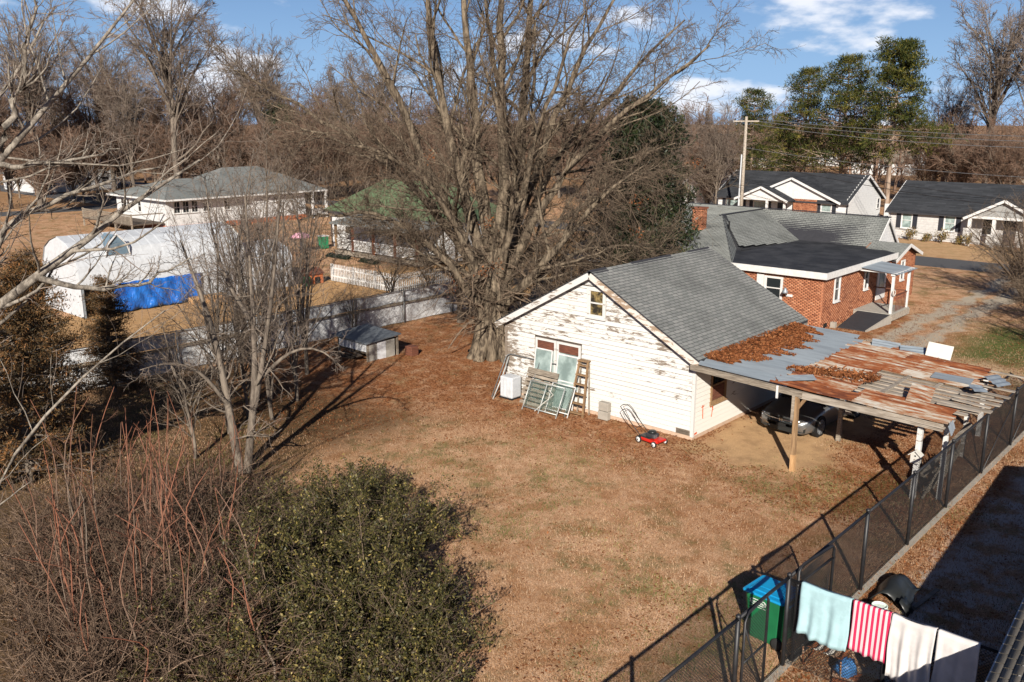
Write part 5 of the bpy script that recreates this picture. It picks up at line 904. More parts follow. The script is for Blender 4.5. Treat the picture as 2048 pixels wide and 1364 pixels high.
# ------------------------------------------------------------------ trees
def nrm(a): return a / np.maximum(np.linalg.norm(a, axis=-1, keepdims=True), 1e-9)
def resample(pts, n):
    p = np.array(pts, float); d = np.r_[0, np.cumsum(np.linalg.norm(np.diff(p, axis=0), axis=1))]; s = np.linspace(0, d[-1], n); q = np.stack([np.interp(s, d, p[:, i]) for i in range(3)], 1)
    for _ in range(2): q[1:-1] = (q[:-2] + 2 * q[1:-1] + q[2:]) / 4
    return q
def tubes(P, R, k, rg, t0=.0, t1=1.0):
    B, n, _ = P.shape; T = np.empty_like(P); T[:, 1:-1] = P[:, 2:] - P[:, :-2]; T[:, 0] = P[:, 1] - P[:, 0]; T[:, -1] = P[:, -1] - P[:, -2]; T = nrm(T)
    ref = np.where(np.abs((T @ np.array([.31, .17, .93]))[..., None]) < .95, np.array([.31, .17, .93]), np.array([1., 0, 0])); A = nrm(np.cross(T, ref)); Bn = np.cross(T, A)
    th = 2 * np.pi * np.arange(k) / k; V = P[:, :, None] + R[:, :, None, None] * (A[:, :, None] * np.cos(th)[:, None] + Bn[:, :, None] * np.sin(th)[:, None])
    i, j = np.meshgrid(np.arange(n - 1), np.arange(k), indexing='ij'); f = np.stack([i * k + j, i * k + (j + 1) % k, (i + 1) * k + (j + 1) % k, (i + 1) * k + j], -1).reshape(-1, 4)
    F = f[None] + (np.arange(B) * n * k)[:, None, None]; return V.reshape(-1, 3), F.reshape(-1, 4), np.repeat(rg.uniform(t0, t1, B), n * k)
def spawn(rg, P, R, k, t=(.2, 1), ang=(30, 60), ln=(.4, .7), n=5, wob=.12, trop=.05, rf=.6, taper=.4, rmin=.004, absl=None, flat=0, tip=.35):
    B, m, _ = P.shape; idx = np.repeat(np.arange(B), k); tt = t[0] + (t[1] - t[0]) * ((np.tile(np.arange(k), B) + rg.random(B * k)) / k); s = np.clip(tt * (m - 1), 0, m - 1.001); i = s.astype(int); fr = (s - i)[:, None]
    pos = P[idx, i] * (1 - fr) + P[idx, i + 1] * fr; tan = nrm(P[idx, i + 1] - P[idx, i]); r = R[idx, i] * (1 - fr[:, 0]) + R[idx, i + 1] * fr[:, 0]
    v = rg.normal(size=(B * k, 3)); v[:, 2] *= (1 - flat); per = nrm(v - (v * tan).sum(1, keepdims=True) * tan); a = np.radians(rg.uniform(*ang, B * k))[:, None]; d = np.cos(a) * tan + np.sin(a) * per
    pl = np.linalg.norm(np.diff(P, axis=1), axis=2).sum(1)[idx]; L = pl * rg.uniform(*ln, B * k) * (1 - taper * tt)
    if absl: L = rg.uniform(*absl, B * k)
    st = (L / (n - 1))[:, None]; Q = np.empty((B * k, n, 3)); Q[:, 0] = pos; up = np.array([0, 0, 1.])
    for j in range(1, n): d = nrm(d + rg.normal(size=d.shape) * wob + up * trop); Q[:, j] = Q[:, j - 1] + d * st
    r0 = np.maximum(r * rf * rg.uniform(.7, 1.1, B * k), rmin); RR = np.maximum(r0[:, None] * np.linspace(1, tip, n)[None], rmin * .7); return Q, RR
def cat_(parts):
    V, F, T, o = [], [], [], 0
    for v, f, t in parts: V.append(v); F.append(f + o); T.append(t); o += len(v)
    return np.concatenate(V), np.concatenate(F), np.concatenate(T)
def tree_mesh(T, rg, limbs, levels, bark, twigm, sides=(9, 6, 4, 3, 3, 3), split=2, n0=10, local=True, jitter=.0, cname='crown', tname='trunk'):
    """limbs: list of (pts, r0, r1). levels: kwargs for spawn. first `split` levels join the trunk mesh, the rest is the crown"""
    P = np.stack([resample(p, n0) for p, _, _ in limbs]); R = np.stack([np.linspace(a, b, n0) for _, a, b in limbs])
    if jitter: P[:, 2:-1] += rg.normal(size=P[:, 2:-1].shape) * jitter
    G = [(P, R)]
    for lv in levels:
        lv = dict(lv); src = lv.pop('src', -1); G.append(spawn(rg, *G[src], **lv))
    tr = [tubes(p, r, sides[min(i, 5)], rg) for i, (p, r) in enumerate(G[:split])]; cw = [tubes(p, r, sides[min(i + split, 5)], rg) for i, (p, r) in enumerate(G[split:])]
    V, F, t = cat_(tr); npmesh(tname, V, F, bark, T, t, True, local)
    if cw: V, F, t = cat_(cw); npmesh(cname, V, F, twigm, T, t, False, local)
    return G
def leafset(rg, C, s, w=.45, up=.6, spread=0):
    n = len(C); a = nrm(rg.normal(size=(n, 3)) + [0, 0, up]); b = nrm(np.cross(a, rg.normal(size=(n, 3)))); s = (s * rg.uniform(.65, 1.35, n))[:, None]
    return np.stack([C, C + a * s * .5 + b * s * w * .5, C + a * s, C + a * s * .5 - b * s * w * .5], 1).reshape(-1, 3), np.arange(4 * n).reshape(-1, 4)
RG = np.random.default_rng
# --- the great bare tree behind the shed
BT = thing('bare_tree', 'huge many limbed bare tree with shaggy trunk beside the white shed', 'tree', (-12.1, 3.5, 0))
S = [(-12.05, 3.45, -.1), (-12.03, 3.44, 1.16), (-12.05, 3.57, 2.47), (-12.05, 3.7, 3.76), (-12.01, 3.86, 5.03)]
BL = [(S, .72, .46),
 ([(-12.18, 3.31, 2.0), (-12.67, 2.47, 5.11), (-13.2, 1.58, 7.0), (-13.69, .6, 9.51), (-14.07, -.41, 11.89), (-14.74, -1.68, 14.39), (-15.05, -2.5, 15.9)], .27, .05), ([(-12.16, 3.6, 2.6), (-12.93, 2.9, 6.31), (-13.56, 2.47, 9.19), (-14, 2.21, 12.38), (-14.33, 2.05, 15.45), (-14.5, 1.89, 18.2)], .28, .05),
 ([(-12.11, 3.77, 3.6), (-12.81, 3.55, 7.33), (-13.16, 3.5, 10.81), (-13.5, 3.46, 13.98), (-13.69, 3.29, 17.6)], .32, .06), ([(-12.02, 3.86, 4.2), (-11.51, 3.64, 7.79), (-11.42, 3.46, 11.17), (-11.35, 3.25, 14.19), (-11.35, 2.98, 17.6)], .30, .06),
 ([(-11.98, 3.89, 4.2), (-11.75, 4.91, 8.15), (-11.83, 5.24, 11.22), (-11.89, 5.73, 14.44), (-11.89, 6.26, 18.35)], .28, .05), ([(-11.98, 3.89, 3.6), (-10.77, 4.58, 7.37), (-9.76, 5.09, 10.79), (-8.71, 5.63, 13.07), (-7.36, 6.31, 15.24)], .24, .04),
 ([(-11.84, 3.89, 3.2), (-10.05, 4.55, 6.79), (-8.41, 5.36, 9.22), (-6.53, 6.38, 10.95), (-4.46, 7.57, 12.77)], .22, .035), ([(-11.87, 3.59, 1.8), (-10.75, 3.79, 3.36), (-9.59, 4.03, 4.19), (-8.2, 4.21, 5.93), (-6.9, 4.56, 7.36), (-5.62, 5.18, 8.33)], .24, .03),
 ([(-12.19, 3.3, 1.7), (-12.54, 2.31, 3.23), (-13.24, 1.01, 5.2), (-14.28, -.73, 6.39), (-14.98, -2.17, 6.55), (-15.67, -3.6, 6.22)], .19, .03), ([(-12.2, 3.2, 3.2), (-14.09, 2.4, 5.85), (-15.92, 1.55, 8.13), (-18.11, .39, 9.58), (-20.47, -.93, 11.05), (-22.4, -1.85, 12.12)], .21, .03),
 ([(-11.92, 3.81, 2.8), (-11.3, 5.72, 5.13), (-10.19, 7.8, 6.58), (-8.75, 9.9, 7.63), (-7.49, 11.57, 8.04)], .18, .03), ([(-11.83, 4.03, 3.6), (-11.12, 6.14, 8.12), (-9.7, 8.77, 11.26), (-7.97, 11.4, 14.21)], .2, .035),
 ([(-12.25, 3.2, 2.9), (-12.33, 1.29, 6.47), (-12.6, -.29, 8.3), (-13.53, -2.21, 9.08), (-14.52, -4.18, 9.64)], .17, .03), ([(-12.01, 3.86, 4.2), (-12.67, 5.29, 8.74), (-13.69, 5.45, 12.51), (-14.42, 5.33, 16.2)], .22, .05),
 ([(-12.2, 3.5, 3.4), (-14.2, 4.4, 6.2), (-16.6, 5.4, 9.0), (-18.6, 6.2, 11.8), (-20, 6.6, 14)], .2, .035), ([(-12.1, 3.4, 2.4), (-13.6, 2.9, 4.0), (-15.8, 2.4, 5.0), (-17.6, 2.2, 5.2), (-19.2, 1.6, 4.8)], .15, .025),
 ([(-11.9, 3.6, 3.0), (-10.6, 3.2, 5.8), (-9.2, 2.6, 8.6), (-7.6, 2.2, 11.4), (-6.2, 2.0, 13.6)], .2, .035), ([(-11.9, 3.5, 2.2), (-10.6, 4.6, 3.5), (-9.2, 5.8, 4.6), (-7.8, 7.0, 5.0), (-6.6, 8.0, 4.7)], .15, .02)]
# root flare and ribs on the trunk
for k in range(11):
    a = k * 2 * math.pi / 11 + .3; c, s_ = math.cos(a), math.sin(a); q = .95 + .3 * math.sin(k * 2.7)
    BL.append(([(-12.05 + c * q, 3.45 + s_ * q, -.08), (-12.05 + c * .68, 3.45 + s_ * .68, .35), (-12.05 + c * .55, 3.47 + s_ * .55, 1.2), (-12.05 + c * .42, 3.55 + s_ * .42, 2.6), (-12.05 + c * .3, 3.7 + s_ * .3, 4.2)], .26, .12))
g1 = tree_mesh(BT, RG(11), BL[:19], [dict(k=13, t=(.2, 1), ang=(18, 55), ln=(.2, .48), n=8, wob=.14, trop=.06, rf=.48, taper=.4, rmin=.014), dict(k=8, t=(.12, 1), ang=(22, 60), ln=(.3, .6), n=6, wob=.17, trop=.04, rf=.5, rmin=.011), dict(k=6, t=(.12, 1), ang=(22, 60), ln=(.4, .75), n=4, wob=.18, trop=.02, rf=.55, rmin=.008), dict(k=4, t=(.15, 1), ang=(22, 60), ln=(.5, .9), n=3, wob=.18, trop=.0, rf=.6, rmin=.0065)],
               'bark_big', 'twig', split=3, local=False, n0=14, jitter=.05)
tree_mesh(BT, RG(12), BL[19:], [], 'bark_big', 'twig', sides=(8,), split=1, local=False, tname='root_flare')
# drooping sprouts round the trunk and the low limbs
rg = RG(13); lowl = [BL[i] for i in (0, 8, 9, 11, 16, 18, 13)]; P = np.stack([resample(p, 10) for p, _, _ in lowl]); R = np.stack([np.linspace(a, b, 10) for _, a, b in lowl])
d1 = spawn(rg, P, R, 95, (.22, 1), (40, 95), (.1, .1), 7, .2, -.10, .12, 0, .009, absl=(.7, 3.0)); d2 = spawn(rg, *d1, 6, (.15, 1), (25, 65), (.25, .6), 4, .2, -.04, .55, .2, .006); d3 = spawn(rg, *d2, 2, (.3, 1), (25, 60), (.4, .8), 3, .2, 0, .6, .2, .0045)
V, F, t = cat_([tubes(*d1, 4, rg), tubes(*d2, 3, rg), tubes(*d3, 3, rg)]); npmesh('sprouts', V, F, 'twig', BT, t)
# last clinging leaves
ends = np.concatenate([d1[0][:, -1], d2[0][::9, -1]]); rg = RG(14); C_ = ends[rg.integers(0, len(ends), 12)]; C_ = (C_[:, None] + rg.normal(size=(12, 45, 3)) * .16).reshape(-1, 3); V, F = leafset(rg, C_, .09, .5, -.5); npmesh('clinging_leaves', V, F, 'leaf_dead', BT, np.repeat(rg.uniform(.2, .8, len(C_)), 4))
# --- pale limbed tree entering from the left edge
LT = thing('bare_tree', 'pale barked bare tree reaching in from the left edge', 'tree', (-10.5, -20.4, 0))
LL = [([(-10.4, -20.6, -.1), (-10.0, -20.2, 2.0), (-9.27, -19.61, 3.76), (-7.97, -18.44, 5.13), (-6.9, -17.47, 6.08), (-6.58, -16.91, 6.64), (-6.17, -16.28, 7.21), (-5.98, -15.57, 7.54), (-5.74, -14.82, 8.27), (-5.49, -14.19, 8.86), (-5.35, -13.39, 9.11)], 0.232, 0.024), ([(-7.97, -18.44, 5.13), (-7.29, -17.15, 7.58), (-7.23, -16.7, 8.09), (-6.8, -15.77, 8.44), (-6.43, -14.9, 8.74), (-6.23, -13.91, 8.93)], 0.109, 0.018),
 ([(-10.3, -20.4, 1.2), (-9.2, -19.6, 4.4), (-8.11, -18.56, 6.68), (-6.89, -17.06, 9.39), (-6.6, -16.39, 10.05), (-6.11, -15.55, 11.03), (-5.7, -14.78, 12.06), (-5.54, -14.1, 12.92)], 0.174, 0.018), ([(-6.89, -17.06, 9.39), (-6.09, -16.75, 10.69), (-5.46, -16.72, 11.71), (-5.06, -16.63, 12.78)], 0.080, 0.014), ([(-7.0, -17.2, 9.1), (-6.65, -16.44, 9.06), (-6.37, -15.65, 9.21), (-6.1, -14.87, 9.38)], 0.065, 0.012),
 ([(-6.5, -16.8, 6.7), (-6.2, -16.0, 6.35), (-5.9, -15.3, 6.3), (-5.6, -14.5, 6.5), (-5.4, -13.8, 6.9)], 0.072, 0.014), ([(-7.6, -17.9, 8.0), (-7.6, -17.0, 9.8), (-7.5, -16.2, 11.2), (-7.3, -15.4, 12.4)], 0.087, 0.014)]
tree_mesh(LT, RG(21), LL, [dict(k=17, t=(.2, 1), ang=(25, 60), ln=(.14, .36), n=6, wob=.14, trop=.10, rf=.5, rmin=.009), dict(k=5, t=(.2, 1), ang=(25, 60), ln=(.35, .7), n=5, wob=.16, trop=.06, rf=.5, rmin=.006), dict(k=4, t=(.2, 1), ang=(25, 60), ln=(.35, .7), n=3, wob=.15, trop=.05, rf=.6, rmin=.0045)], 'bark_pale', 'twig_grey', split=2, local=False, n0=14, jitter=.045)
LS = thing('bare_tree', 'thin crooked pale tree leaning in the left foreground thicket', 'tree', (-3.6, -19.9, 0))
tree_mesh(LS, RG(22), [([(-3.6, -19.9, -.1), (-3.35, -19.7, 1.8), (-3.13, -19.46, 3.28), (-2.32, -18.73, 4.8), (-1.95, -18.13, 5.38), (-1.76, -17.83, 5.72), (-1.48, -17.17, 6.37), (-1.18, -16.63, 6.69)], .06, .01)], [dict(k=8, t=(.3, 1), ang=(25, 60), ln=(.12, .3), n=5, wob=.14, trop=.1, rf=.5, rmin=.007), dict(k=4, t=(.2, 1), ang=(25, 60), ln=(.35, .7), n=4, wob=.15, trop=.05, rf=.5, rmin=.0045)], 'bark_pale', 'twig_grey', split=2, local=False)
# --- two stemmed small tree in the thicket
MSL = [([(-8.35, -11.22, -.05), (-8.42, -11.29, 1), (-8.51, -11.37, 2.22), (-8.79, -11.35, 3.35), (-8.97, -11.38, 4.49), (-9.36, -11.6, 5.63), (-9.69, -11.76, 6.74)], .145, .02), ([(-8.2, -11.1, -.05), (-8.1, -11, 1), (-7.93, -10.84, 2.22), (-7.92, -10.7, 3.67), (-8.01, -10.65, 5.09), (-8.1, -10.59, 6.49), (-8.19, -10.54, 8)], .13, .02), ([(-7.95, -10.85, 2.0), (-7.47, -10.7, 3.75), (-7.15, -10.55, 5.33), (-6.89, -10.45, 6.86), (-6.69, -10.4, 8.33)], .09, .015),
 ([(-8.51, -11.37, 2.1), (-8.57, -12.1, 3.25), (-8.69, -12.88, 3.67), (-8.92, -13.63, 3.5)], .07, .012), ([(-7.9, -10.82, 2.7), (-6.77, -10.34, 3.8), (-5.82, -10.02, 4.04), (-5.17, -9.71, 3.39)], .07, .01), ([(-8.04, -10.67, 4.4), (-8.73, -11.03, 5.63), (-9.14, -11.13, 7.15), (-9.34, -11.04, 8.51)], .06, .01)]
MS = thing('bare_tree', 'gnarled twin stemmed small bare tree at the edge of the thicket', 'tree', (-8.3, -11.1, 0)); lvS = [dict(k=14, t=(.1, 1), ang=(30, 95), ln=(.12, .36), n=6, wob=.28, trop=.05, rf=.32, rmin=.009), dict(k=5, t=(.15, 1), ang=(30, 75), ln=(.35, .7), n=5, wob=.2, trop=.06, rf=.5, rmin=.006), dict(k=3, t=(.2, 1), ang=(25, 65), ln=(.4, .8), n=3, wob=.15, trop=.05, rf=.6, rmin=.0045)]
tree_mesh(MS, RG(31), MSL, lvS, 'bark_grey', 'twig_grey', split=2, local=False)
# generic bare trees built at the origin, copied about
def bare(name, label, seed, h, spread, nl, r, bark, twigm, lv, fork=.3, group=None, lean=.1, ttop=.9):
    rg = RG(seed); T = thing(name, label, 'tree', group=group); L = [([(0, 0, -.2), (rg.normal() * .02 * h * lean, 0, h * .2), (rg.normal() * .05 * h * lean, rg.normal() * .05 * h * lean, h * .5), (rg.normal() * .1 * h * lean, rg.normal() * .1 * h * lean, h * ttop)], r, r * .15)]
    for k in range(nl):
        a = 2 * math.pi * (k + rg.random() * .6) / nl; z0 = h * (fork + .35 * rg.random()); sp = spread * rg.uniform(.5, 1); z1 = min(h, z0 + (h - z0) * rg.uniform(.55, 1.0)); c, s_ = math.cos(a), math.sin(a)
        L.append(([(0, 0, z0), (c * sp * .3, s_ * sp * .3, z0 + (z1 - z0) * .42), (c * sp * .7, s_ * sp * .7, z0 + (z1 - z0) * .78), (c * sp, s_ * sp, z1)], r * rg.uniform(.35, .55), r * .08))
    tree_mesh(T, rg, L, lv, bark, twigm, sides=(7, 5, 3, 3, 3), split=2, n0=8, jitter=.03 * spread / 4); return T
lvF = [dict(k=10, t=(.12, 1), ang=(20, 58), ln=(.25, .5), n=5, wob=.13, trop=.06, rf=.45, rmin=.026), dict(k=7, t=(.12, 1), ang=(20, 58), ln=(.4, .7), n=4, wob=.15, trop=.04, rf=.55, rmin=.02), dict(k=7, t=(.15, 1), ang=(20, 55), ln=(.4, .85), n=3, wob=.16, trop=.03, rf=.6, rmin=.017)]
protos = [bare('bare_tree', 'tall grey bare tree', 101, 19, 5.5, 13, .34, 'bark_grey', 'twig_grey', lvF), bare('bare_tree', 'brown bare tree', 102, 15, 5.0, 13, .24, 'bark_grey', 'twig_brown', lvF, .12), bare('bare_tree', 'slender bare tree', 103, 17, 4.0, 12, .22, 'bark_grey', 'twig_grey', lvF, .25), bare('bare_tree', 'bushy bare tree', 104, 9.5, 5.0, 17, .15, 'bark_grey', 'twig_brown', lvF, .03, ttop=.7)]
GB = 'bare trees of the wood behind the houses'; used = [False] * 4
def put(k, x, y, s, label, rot=None):
    r = rnd.uniform(0, 6.28) if rot is None else rot
    if not used[k]: used[k] = True; o = protos[k]; o.location = (x, y, 0); o.rotation_euler = (0, 0, r); o.scale = (s, s, s)
    else: o = copy_tree(protos[k], None, (x, y, 0), r, s)
    tag(o, label, 'tree', GB); return o
# world placement by bearing from the camera ground point and distance
def polar(px, dist):
    a = math.atan((px - 1024) / 1853) ; th = R_(42) - a ; return 14.01 - math.sin(th) * dist, -24.21 + math.cos(th) * dist
def polar_v(px, d): th = R_(42) - np.arctan((px - 1024) / 1853); return 14.01 - np.sin(th) * d, -24.21 + np.cos(th) * d
BG = [(0, 60, 116, 1.08, 'tall grey bare tree at the far left edge'), (3, 150, 124, 0.95, 'bushy brown bare tree left of the tall grey crown'), (0, 345, 112, 1.28, 'tallest grey bare tree with a dense upright crown on the left'), (2, 255, 116, 0.95, 'slender bare tree just left of the tallest grey crown'), (1, 430, 116, 0.97, 'brown bare tree just right of the tallest grey crown'), (1, 180, 125, 1.06, 'brown bare tree behind the far white building'),
      (0, 520, 138, 1.08, 'grey bare tree above the long grey roofed house'), (1, 600, 120, 0.87, 'brown bare tree right of the long grey roofed house'), (2, 690, 135, 0.95, 'slender bare tree above the green roof'), (1, 780, 125, 0.87, 'brown bare tree behind the green roof'), (3, 470, 116, 0.95, 'bushy bare tree directly behind the grey roof ridge'), (3, 560, 112, 0.95, 'low bushy bare tree right of the grey roof ridge'),
      (3, 690, 128, 0.95, 'low bushy bare tree between the grey and green roofs'), (3, 20, 136, 0.95, 'bushy bare tree behind the rusty cedar'), (1, -60, 116, 1.01, 'brown bare tree cut by the left edge'), (2, 110, 150, 1.04, 'distant slender bare tree above the far white building'), (1, 880, 150, 0.92, 'distant brown bare tree left of the great trunk'), (0, 760, 175, 1.08, 'distant grey bare tree behind the great tree'),
      (0, 1985, 128, 1.22, 'big spreading grey bare tree at the right edge'), (0, 2075, 122, 1.1, 'grey bare tree cut by the right edge'), (2, 1905, 140, .85, 'slender bare tree right of the tallest pine'), (1, 1250, 120, .8, 'brown bare tree right of the great trunk'), (3, 1330, 118, .9, 'bushy brown tree left of the utility pole'), (1, 1400, 150, .8, 'brown bare tree behind the small pale house'),
      (3, 1425, 100, .85, 'low bushy tree just left of the utility pole'), (2, 1440, 93, .62, 'thin bare tree beside the utility pole'), (2, 1345, 90, .6, 'thin bare tree before the small pale house'), (1, 1700, 170, .8, 'brown bare tree behind the middle pine'), (1, 1540, 170, .75, 'brown bare tree between the pole and the pines'), (3, 1940, 118, .95, 'bushy brown tree below the big grey tree')]
BG += [(3, 130, 128, 0.95, 'bushy thicket tree near the far white building'), (3, 230, 136, 0.95, 'bushy tree left of the long grey roofed house'), (3, 330, 116, 0.95, 'bushy tree under the tallest grey crown'), (3, 395, 124, 0.95, 'bushy tree behind the left half of the grey roof'), (3, 610, 116, 0.95, 'bushy tree behind the right half of the grey roof'), (3, 730, 120, 0.95, 'bushy tree above the left end of the green roof'), (3, 830, 128, 0.95, 'bushy tree above the right end of the green roof'), (1, 300, 130, 1.01, 'brown tree behind the tallest grey crown'), (1, 380, 140, 1.01, 'brown tree far behind the grey roof'), (2, 470, 148, 1.00, 'slender tree far behind the grey roof'), (1, 640, 148, 0.97, 'brown tree far behind the grey and green roofs'), (2, 560, 160, 1.04, 'distant slender tree left of the great crown'), (1, 0, 120, 1.01, 'brown tree far behind the left edge'), (0, 215, 145, 1.08, 'distant grey tree left of the tallest crown'), (3, 1230, 92, .9, 'bushy tree right of the dark evergreen'), (3, 1290, 104, 1.0, 'bushy tree left of the small pale house'), (3, 1180, 110, 1.1, 'bushy tree behind the great tree on the right'), (1, 1120, 120, .8, 'brown tree hidden behind the great tree'), (3, 1480, 128, .9, 'bushy tree behind the utility pole'), (3, 1870, 122, .8, 'bushy tree right of the tallest pine trunk'), (3, 2030, 112, .9, 'bushy tree at the right edge above the pale roof'), (3, 70, 112, 0.90, 'bushy tree just behind the rusty cedar'), (3, 1000, 112, 1.1, 'bushy tree directly behind the great trunk'), (3, 915, 100, 1.0, 'bushy tree left behind the great trunk')]
for k, px, d, s, lb in BG: x, y = polar(px, d); put(k, x, y, s, lb)
# the far wood that closes the horizon: one mass
rg = RG(77); n = 330; P0 = []
for i in range(n):
    px = rg.uniform(-150, 2200); d = rg.uniform(135, 300); x, y = polar(px, d); h = rg.uniform(4, 13); P0.append(resample([(x, y, 0), (x + rg.normal() * .3, y, h * .5), (x + rg.normal(), y + rg.normal(), h)], 6))
P = np.stack(P0); R = np.tile(np.linspace(.22, .05, 6), (n, 1)); q1 = spawn(rg, P, R, 10, (.05, 1), (25, 70), (.25, .5), 4, .1, .06, .5, .3, .05); q2 = spawn(rg, *q1, 5, (.2, 1), (25, 60), (.4, .7), 3, .12, .04, .6, .2, .05); q3 = spawn(rg, *q2, 1, (.2, 1), (25, 60), (.4, .8), 3, .12, .04, .6, .2, .03)
V, F, t = cat_([tubes(P, R, 4, rg), tubes(*q1, 3, rg), tubes(*q2, 3, rg), tubes(*q3, 3, rg)]); tag(npmesh('far_wood', V, F, 'twig_brown', None, t), 'brown leafless wood closing the horizon', kind='stuff')
# --- thin stemmed thicket trees along the left fence
th = [bare('sapling_tree', 'thin stemmed bare tree', 201, 7.5, 1.6, 9, .075, 'bark_grey', 'twig_grey', [dict(k=9, t=(.15, 1), ang=(20, 60), ln=(.18, .4), n=5, wob=.18, trop=.12, rf=.45, rmin=.007), dict(k=5, t=(.2, 1), ang=(25, 60), ln=(.35, .7), n=4, wob=.18, trop=.08, rf=.5, rmin=.005), dict(k=3, t=(.2, 1), ang=(25, 60), ln=(.4, .8), n=3, wob=.15, trop=.05, rf=.6, rmin=.004)], .06, lean=.6, ttop=1), bare('sapling_tree', 'spreading thin bare tree', 202, 5.5, 2.4, 9, .085, 'bark_grey', 'twig', [dict(k=10, t=(.15, 1), ang=(25, 75), ln=(.2, .45), n=6, wob=.22, trop=.02, rf=.45, rmin=.007), dict(k=6, t=(.2, 1), ang=(25, 65), ln=(.35, .7), n=4, wob=.2, trop=.0, rf=.5, rmin=.005), dict(k=3, t=(.2, 1), ang=(25, 60), ln=(.4, .8), n=3, wob=.15, trop=.0, rf=.6, rmin=.004)], .12, lean=1)]
TH = [(1, 330, 27.5, .85, 'see-through tangled tree before the left end of the sheet fence'), (1, 455, 31, .8, 'see-through tangled tree just left of the twin stems'), (0, 470, 33, 1.2, 'tall thin stemmed tree before the middle of the garage'), (0, 585, 36, 1.15, 'tall thin stems over the garage annex'), (0, 510, 40, 1.25, 'tall thin stems before the long house right half'), (0, 505, 30.5, 1.0, 'thin upright bare tree right behind the twin stemmed tree'), (0, 560, 32.5, 1.05, 'thin upright bare tree before the right end of the white garage'), (0, 400, 33, 1.0, 'thin upright bare tree standing before the blue tarp edge'), (1, 410, 29.5, 1.0, 'dark spreading bare tree before the white sheet fence'), (0, 450, 36, 1.05, 'slender bare tree in the middle of the garage roof'), (1, 690, 41, .55, 'small twiggy bush tree behind the hutch'), (1, 770, 46, .75, 'tangled bare tree over the picket fence'), (1, 1130, 47, .8, 'tangled bare tree behind the shed ridge'), (1, 1230, 50, .95, 'broad tangled bare tree above the white awning'), (1, 1300, 52, .9, 'tangled bare tree beside the brick chimney'), (1, 850, 47, .75, 'tangled bare tree before the porch right of the picket fence')]
seen = [0, 0]
for k, px, d, s, lb in TH:
    x, y = polar(px, d)
    if not seen[k]: o = th[k]; o.location = (x, y, 0); o.scale = (s,) * 3; seen[k] = 1
    else: o = copy_tree(th[k], None, (x, y, 0), rnd.uniform(0, 6.28), s)
    tag(o, lb, 'tree', 'thin trees of the thicket')
x, y = -17.84, 7.21; SB = thing('bare_tree', 'small crooked tree between the great trunk and the left fence', 'tree', (x, y, 0)); tree_mesh(SB, RG(33), [([(x, y, -.1), (x + .05, y, 1), (x - .05, y - .1, 2.4), (x - .1, y - .1, 4.2)], .17, .05), ([(x - .03, y - .1, 1.9), (x - .6, y - .4, 3.2), (x - 1.2, y - .8, 4)], .06, .02), ([(x, y, 2.2), (x + .6, y + .1, 3.4), (x + 1, y + .3, 4.6)], .06, .02)], lvS, 'bark_grey', 'twig', split=2, local=False)
# --- red brown suckers in the left foreground
def sucker(seed, label, x, y, n, h, rad):
    rg = RG(seed); T = thing('sucker_clump', label, 'shrub', (x, y, 0), group='red brown sucker clumps'); L = []
    for k in range(n):
        a = rg.uniform(0, 6.28); q = rg.uniform(0, rad); bx, by = x + q * math.cos(a), y + q * math.sin(a); hh = h * rg.uniform(.55, 1.1); L.append(([(bx, by, -.05), (bx + rg.normal() * .12, by + rg.normal() * .12, hh * .35), (bx + rg.normal() * .22, by + rg.normal() * .22, hh * .7), (bx + rg.normal() * .35, by + rg.normal() * .35, hh)], rg.uniform(.014, .032), .006))
    P = np.stack([resample(p, 8) for p, _, _ in L]); R = np.stack([np.linspace(a, b, 8) for _, a, b in L]); [npmesh('stem', *tubes(P[k:k + 1], R[k:k + 1], 5, rg)[:2], 'sucker_bark', T, np.clip(np.repeat(np.linspace(0, 1, 8), 5) + rg.normal() * .25, 0, 1), True) for k in range(n)]; s1 = spawn(rg, P, R, 7, (.08, .8), (30, 70), (.12, .3), 5, .18, .06, .5, .6, .005); s2 = spawn(rg, *s1, 3, (.2, 1), (25, 60), (.3, .6), 3, .15, .08, .6, .2, .0035); V, F, t = cat_([tubes(*s1, 3, rg), tubes(*s2, 3, rg)]); npmesh('twigs', V, F, 'twig_red', T, t)
SK = [(120, 15.5, 6, 3.0, 'near sucker clump at the bottom edge left'), (215, 20.5, 8, 3.6, 'sucker clump behind the bottom left clumps'), (270, 19.0, 7, 3.3, 'sucker clump in the middle of the left thicket'), (400, 17.6, 5, 2.9, 'sucker clump rising out of the privet'), (30, 17.0, 4, 3.6, 'tall sucker clump in the bottom left corner'), (95, 17.5, 6, 3.9, 'sucker clump second from the bottom left corner'), (160, 19.0, 7, 4.0, 'tall sucker clump before the white fence shade'), (250, 17.2, 6, 3.2, 'sucker clump left of the green privet'), (330, 16.2, 5, 2.8, 'short sucker clump at the bottom left of the privet'), (60, 21.5, 8, 3.8, 'sucker clump near the left edge below the cedar'), (290, 22.0, 7, 3.6, 'fan of red suckers left of the twin stemmed tree'), (380, 21.8, 7, 3.0, 'low fan of red suckers at the foot of the twin stemmed tree'), (200, 23.5, 7, 3.2, 'red suckers below the crooked pale branch'), (430, 15.6, 4, 2.4, 'small sucker clump at the bottom edge before the privet'), (15, 19.5, 7, 4.0, 'sucker clump cut by the left edge'), (350, 19.0, 5, 2.9, 'sucker clump at the upper left of the privet')]
for i, (px, d, n, h, lb) in enumerate(SK): x, y = polar(px, d); sucker(300 + i, lb, x, y, n, h, .75)
